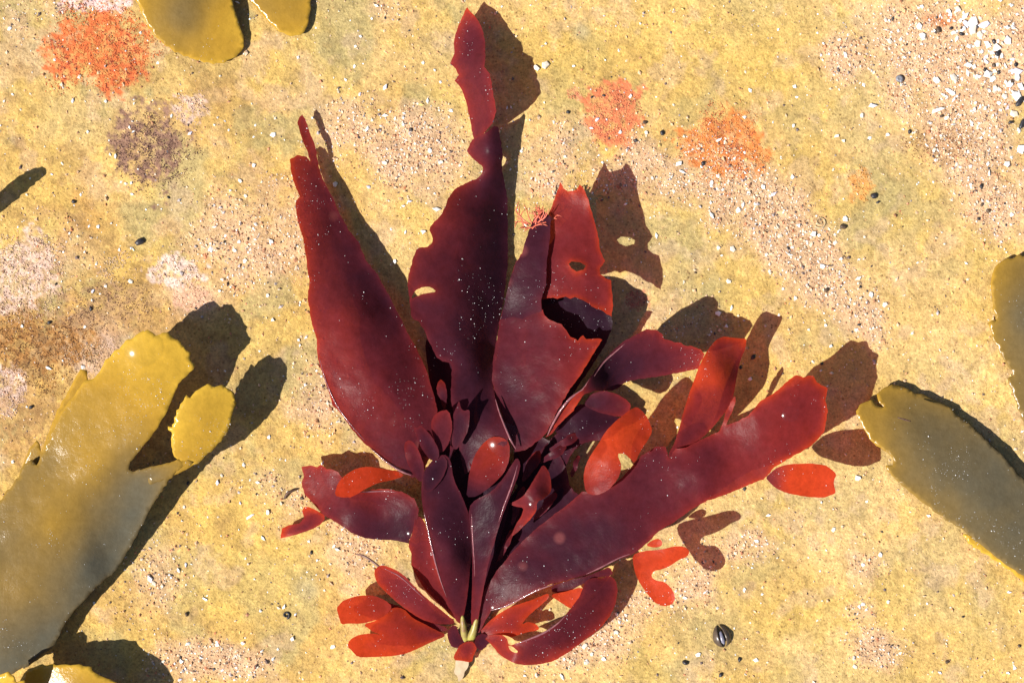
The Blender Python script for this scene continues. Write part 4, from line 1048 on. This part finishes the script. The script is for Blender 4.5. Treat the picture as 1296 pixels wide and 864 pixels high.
# finer shell debris
def shell_debris():
    n = 1500
    rg = np.random.default_rng(77)
    x = rg.uniform(-20, 1316, n * 3); y = rg.uniform(-20, 884, n * 3)
    d = sand_d(x, y); bx = ell(x, y, 1258, 85, 45, 95, 28)
    keep = rg.uniform(0, 1, len(x)) < np.clip(.055 + .28 * d ** 1.5 + .75 * bx, 0, 1)
    x, y = x[keep], y[keep]; bx = bx[keep]
    n = len(x)
    r = np.clip(rg.lognormal(.35, .38, n), .8, 3.2) * (1 + .7 * bx)
    C = np.array([.88, .87, .84])[None] * rg.uniform(.8, 1.07, (n, 1))
    V, F, CC = scatter_octs(x, y, floor_z(x, y) + .3 * r, r, C, (.3, .6), rg)
    me = mesh_np('shell_debris', V, F, False)
    set_tint(me, np.clip(CC, 0, .95))
    o = link('shell_debris', me, M_grain)
    o['kind'] = 'stuff'
    tag(o, 'fine white shell crumbs sprinkled over sand and rock', 'shell debris')
shell_debris()

# ------------------------------------------------------------------ dark grit, pebbles, snail
def lump(seed, material, sub=2, amp=.22):
    import bmesh
    bm = bmesh.new()
    bmesh.ops.create_icosphere(bm, subdivisions=sub, radius=.5)
    for v in bm.verts:
        n = mnoise.noise(v.co * 2.2 + Vector((seed * 3.3, 0, 0)))
        v.co *= 1 + amp * n * 2
        v.co.z *= .62
    me = bpy.data.meshes.new('dark_pebble'); bm.to_mesh(me); bm.free()
    for p in me.polygons:
        p.use_smooth = True
    me.materials.append(material)
    return me
LUMP = [lump(k, M_dark if k < 4 else M_brown) for k in range(6)]
GR = """93 255 6;719 142 5;749 123 4;764 121 4;816 155 6;1192 147 6;1151 167 6;1106 248 8;1111 256 5;1242 236 6;1243 259 5;1251 267 6;1239 277 5;953 452 7;937 465 5;1219 780 4;1199 837 6;1290 817 5;867 838 8;912 854 6;936 834 6;394 699 5;382 630 5;236 777 6;238 611 5;115 391 6;62 408 5;39 515 6;1067 287 9;1046 367 7;890 207 6;838 168 7;1204 36 5;1217 43 6;1188 38 8;1217 36 5;1247 88 6;1264 92 6;1237 34 5;1279 155 6;1280 104 7;1258 83 6;1286 82 6;1258 53 7;1263 68 8;213 250 4;620 176 4;880 345 4;1040 460 4"""
def grit_label(x, y):
    if x > 1180 and y < 165:
        return 'black grit fragment among the white broken shell drift', 'black grit in the shell drift'
    if x > 1090 and y < 300:
        return 'small black pebble on ochre rock around the rusty speckled turf', 'black pebbles near the rusty turf'
    if x > 820 and y > 560:
        return 'small black pebble on ochre rock near the mussel and right wrack', 'black pebbles near the mussel'
    if x > 820:
        return 'small dark pebble on the pinkish sand drift beside the red seaweed', 'dark pebbles on the sand drift'
    if x > 600:
        return 'tiny black pebble on rock around the salmon orange crust', 'black pebbles near the salmon crust'
    return 'tiny black pebble on the rock around the glossy wrack frond', 'black pebbles near the glossy wrack'
grits = []
for k, it in enumerate(GR.split(';')):
    x, y, s_ = (float(v) for v in it.split())
    o = link('dark_pebble', LUMP[k % 6], None, None, P(x, y, float(floor_z(x, y)) + .2 * s_))
    o.scale = (s_ * S, s_ * S * random.uniform(.6, .95), s_ * S)
    o.rotation_euler = (0, 0, random.uniform(0, 6.28))
    lb, gp = grit_label(x, y)
    grits.append((o, x, y, ('small ' if s_ > 5.5 else 'tiny ') + ('black' if k % 6 < 4 else 'dark brown'), 'dark pebbles'))
rank_labels(grits, 'pebble')
o = link('dark_pebble', LUMP[0], None, None, P(177, 306, float(floor_z(177, 306)) + 2.5))
o.scale = (13 * S, 8 * S, 9 * S); o.rotation_euler = (0, 0, .45)
tag(o, 'largest blue black oblong pebble beside the whitish pink crust', 'pebble')
for (x, y, w, h_, a) in ((1291, 128, 16, 7, 55), (1294, 156, 14, 6, 70)):
    o = link('dark_shard', LUMP[1], None, None, P(x, y, float(floor_z(x, y)) + 2.5))
    o.scale = (w * S, h_ * S, 7 * S); o.rotation_euler = (0, 0, math.radians(a))
    tag(o, 'long black shard lying at the foot of the broken shell drift', 'stone', 'black shards')

def coil(name, x, y, r0, r1, turns, rad, material, label, cat, start=0.0):
    root = P(x, y, float(floor_z(x, y)))
    pts = []; rr = []
    n = int(22 * turns)
    for k in range(n + 1):
        t = k / n; a = start + t * turns * 2 * math.pi
        r = r0 + (r1 - r0) * t
        px_, py_ = x + r * math.cos(a), y + r * math.sin(a)
        pts.append(Vector(P(px_, py_, float(floor_z(px_, py_)) + rad * .7)) - Vector(root)); rr.append(S * rad * (.5 + .5 * t))
    V, F = tube(pts, rr, 8)
    o = pyobj(name, V, F, material, None, root)
    tag(o, label, cat)
coil('coiled_worm_tube', 1038, 281, 2, 8, 1.4, 1.1, M_tube, 'tan coiled worm tube on the pinkish sand drift', 'worm tube')
coil('coiled_worm_tube', 362, 778, 1.2, 4.6, 1.2, 1.5, M_dark, 'tiny black coiled tube on mustard rock near the lower left red lobes', 'worm tube')
coil('sea_snail', 1138, 100, .3, 3.2, 2.2, 2.6, solid_material('grey_snail', (.10, .10, .12), (.30, .30, .33), 700, .35), 'tiny grey coiled sea snail on bare ochre rock', 'snail')
def debris(name, pts, rad, label):
    root = P(pts[0][0], pts[0][1], float(floor_z(pts[0][0], pts[0][1])))
    q = [(a, b, float(floor_z(a, b)) + c) for a, b, c in pts]
    o = px_tube(name, q, rad, M_twig, None, root)
    o.location = root
    tag(o, label, 'debris')
debris('weed_fragment', [(360, 631, 2), (363, 624, 4), (369, 621, 5), (376, 619, 3)], [1.2, 1.8, 1.8, .9], 'thin curved dark weed fragment beside the left middle red blade')
debris('weed_fragment', [(1136, 528, 60), (1146, 531, 60), (1153, 533, 59)], [.6, 1.2, .6], 'short brown weed scrap lying on the broad dull wrack frond')

# mussel: two gaping valves
MU = P(913, 804, float(floor_z(913, 804)))
MUS = tag(empty('mussel', MU), 'small dark brown mussel gaping open on ochre rock', 'mussel')
def valve(side):
    V = []; F = []
    nu, nv = 18, 9
    for j in range(nv + 1):
        t = j / nv
        for i in range(nu + 1):
            u = i / nu
            w = math.sin(math.pi * u) ** .62 * (1.0 - .35 * (u - .35))
            yy = (u - .5) * 27
            xx = w * 10 * math.sin(t * math.pi / 2)
            zz = w * 7.5 * math.cos(t * math.pi / 2) - 3
            g = .35 * math.sin(t * 26)
            V.append(Vector((side * (xx + g * .25), yy, zz + 3)) * S)
    for j in range(nv):
        for i in range(nu):
            a = j * (nu + 1) + i
            F.append((a, a + 1, a + nu + 2, a + nu + 1) if side > 0 else (a, a + nu + 1, a + nu + 2, a + 1))
    o = pyobj('valve', V, F, M_valve, MUS)
    sm = o.modifiers.new('thickness', 'SOLIDIFY'); sm.thickness = .0003; sm.offset = -1
    o.rotation_euler = (0, side * .34, 0)
    o.location = (side * 1.6 * S, 0, 1.0 * S)
    return o
valve(-1); valve(1)
MUS.rotation_euler = (0, 0, math.radians(18))
me = lump(9, M_nacre); me.name = 'flesh'
o = link('flesh', me, None, MUS, (0, -1.5 * S, 5 * S)); o.scale = (7 * S, 17 * S, 9 * S)

# air bubble resting on the rock
def air_bubble(x, y, r, label):
    root = P(x, y, float(floor_z(x, y)))
    V = []; F = []
    nu, nv = 28, 10
    for j in range(nv):
        t = (j / nv) * math.pi / 2
        for i in range(nu):
            a = 2 * math.pi * i / nu
            V.append((r * S * math.cos(t) * math.cos(a), r * S * math.cos(t) * math.sin(a), r * S * .85 * math.sin(t)))
    V.append((0, 0, r * S * .85))
    for j in range(nv - 1):
        for i in range(nu):
            a = j * nu + i; b = j * nu + (i + 1) % nu
            F.append((a, b, b + nu, a + nu))
    for i in range(nu):
        F.append(((nv - 1) * nu + i, (nv - 1) * nu + (i + 1) % nu, nv * nu))
    o = pyobj('air_bubble', V, F, M_water, None, root)
    tag(o, label, 'bubble')
air_bubble(280, 825, 8.5, 'clear round air bubble on mustard rock below the wrack frond')

# ------------------------------------------------------------------ shallow water standing in the hollows of the rock
def build_water():
    xs = np.linspace(-14000, 14000, 41)
    X, Y = np.meshgrid(xs, xs)
    x = X.ravel() + 648; y = Y.ravel() + 432
    i = np.arange(41 * 41).reshape(41, 41)
    F = np.stack([i[:-1, :-1].ravel(), i[1:, :-1].ravel(), i[1:, 1:].ravel(), i[:-1, 1:].ravel()], 1)
    me = mesh_np('water', Pn(x, y, np.full(len(x), -.6)), F)
    o = link('water', me, M_water)
    o['kind'] = 'structure'
    o['label'] = 'clear shallow water standing in the hollows of the rock floor'
build_water()

# ------------------------------------------------------------------ glossy tubes added on blade margins to catch sun glints
bpy.context.view_layer.update()
dg = bpy.context.evaluated_depsgraph_get()
def surf(x, y):
    og = Vector((0, 0, HPX * S)); tg = Vector(P(x, y, 0))
    return scn.ray_cast(dg, og, (tg - og).normalized())[1] - Vector(R0)
for par, line, r in ((B12, [(537, 648), (541, 668), (546, 690), (551, 712), (558, 736), (567, 760)], 1.0), (B14, [(655, 588), (651, 604), (645, 622), (637, 642), (630, 664)], 1.0),
                     (B14, [(597, 650), (598, 676), (600, 704), (601, 735)], .8), (B9, [(652, 815), (668, 809), (688, 801), (706, 789), (720, 774)], 1.1), (B11, [(440, 622), (462, 622), (486, 621), (506, 623)], .9),
                     (B4, [(752, 476), (764, 458), (778, 446), (794, 432)], .9), (B5, [(742, 726), (760, 718), (784, 705), (802, 699)], .9), (B10, [(486, 719), (506, 728), (524, 745), (542, 762)], .8), (B1, [(404, 452), (412, 482), (426, 514), (446, 540), (466, 562)], .8)):
    pts = []
    for k in range(len(line) - 1):
        for j in range(5):
            t = j / 5
            pts.append(surf(line[k][0] * (1 - t) + line[k + 1][0] * t, line[k][1] * (1 - t) + line[k + 1][1] * t))
    for _ in range(4):
        pts = [pts[0]] + [(pts[k - 1] + 2 * pts[k] + pts[k + 1]) / 4 for k in range(1, len(pts) - 1)] + [pts[-1]]
    n = len(pts)
    V, F = tube(pts, [S * r * (.25 + .9 * math.sin(math.pi * k / (n - 1)) * (.75 + .5 * random.random())) for k in range(n)], 7)
    pyobj('glint_edge', V, F, M_wet, par)

# ------------------------------------------------------------------ clear caps added on the weed to make sun glints
M_glint = clear_material('glint_cap', .16)  # clear gloss for the added caps, seen only by their glints
bpy.context.view_layer.update()
dg = bpy.context.evaluated_depsgraph_get()
glint_caps = [(181, 438, 13, 'added glint cap on the glossy tip of the wrack frond'), (515, 593, 11, 'added glint cap at the base of the left broad red blade'),
         (638, 556, 11, 'added glint cap on the seam of the tall central red blade'), (678, 635, 5, 'added glint cap on the small forked red leaflet'),
         (523, 672, 5, 'added glint cap on the dark end of the left middle blade'), (630, 766, 5, 'added glint cap on the lower edge of the long right blade'),
         (1000, 522, 6, 'added glint cap on the pale end of the long right blade'), (206, 74, 6, 'added glint cap on rock touching the olive wrack tips')]
for (x, y, r, lb) in glint_caps:
    r *= 1.9
    og = Vector((0, 0, HPX * S)); tg = Vector(P(x, y, 0))
    hit, loc, nrm, idx, ob, mtx = scn.ray_cast(dg, og, (tg - og).normalized())
    if not hit:
        continue
    V = []; F = []
    nu, nv = 28, 10
    mx = math.radians(29)
    for j in range(nv):
        t = mx * (1 - j / nv)
        for i in range(nu):
            a = 2 * math.pi * i / nu
            q = r * S / math.sin(mx)
            V.append((q * math.sin(t) * math.cos(a), q * math.sin(t) * math.sin(a), q * (math.cos(t) - math.cos(mx))))
    V.append((0, 0, r * S / math.sin(mx) * (1 - math.cos(mx))))
    for j in range(nv - 1):
        for i in range(nu):
            a = j * nu + i; b = j * nu + (i + 1) % nu
            F.append((a, b, b + nu, a + nu))
    for i in range(nu):
        F.append(((nv - 1) * nu + i, (nv - 1) * nu + (i + 1) % nu, nv * nu))
    o = pyobj('glint_cap', V, F, M_glint, None, loc)
    tag(o, lb, 'water drop', 'added glint caps')
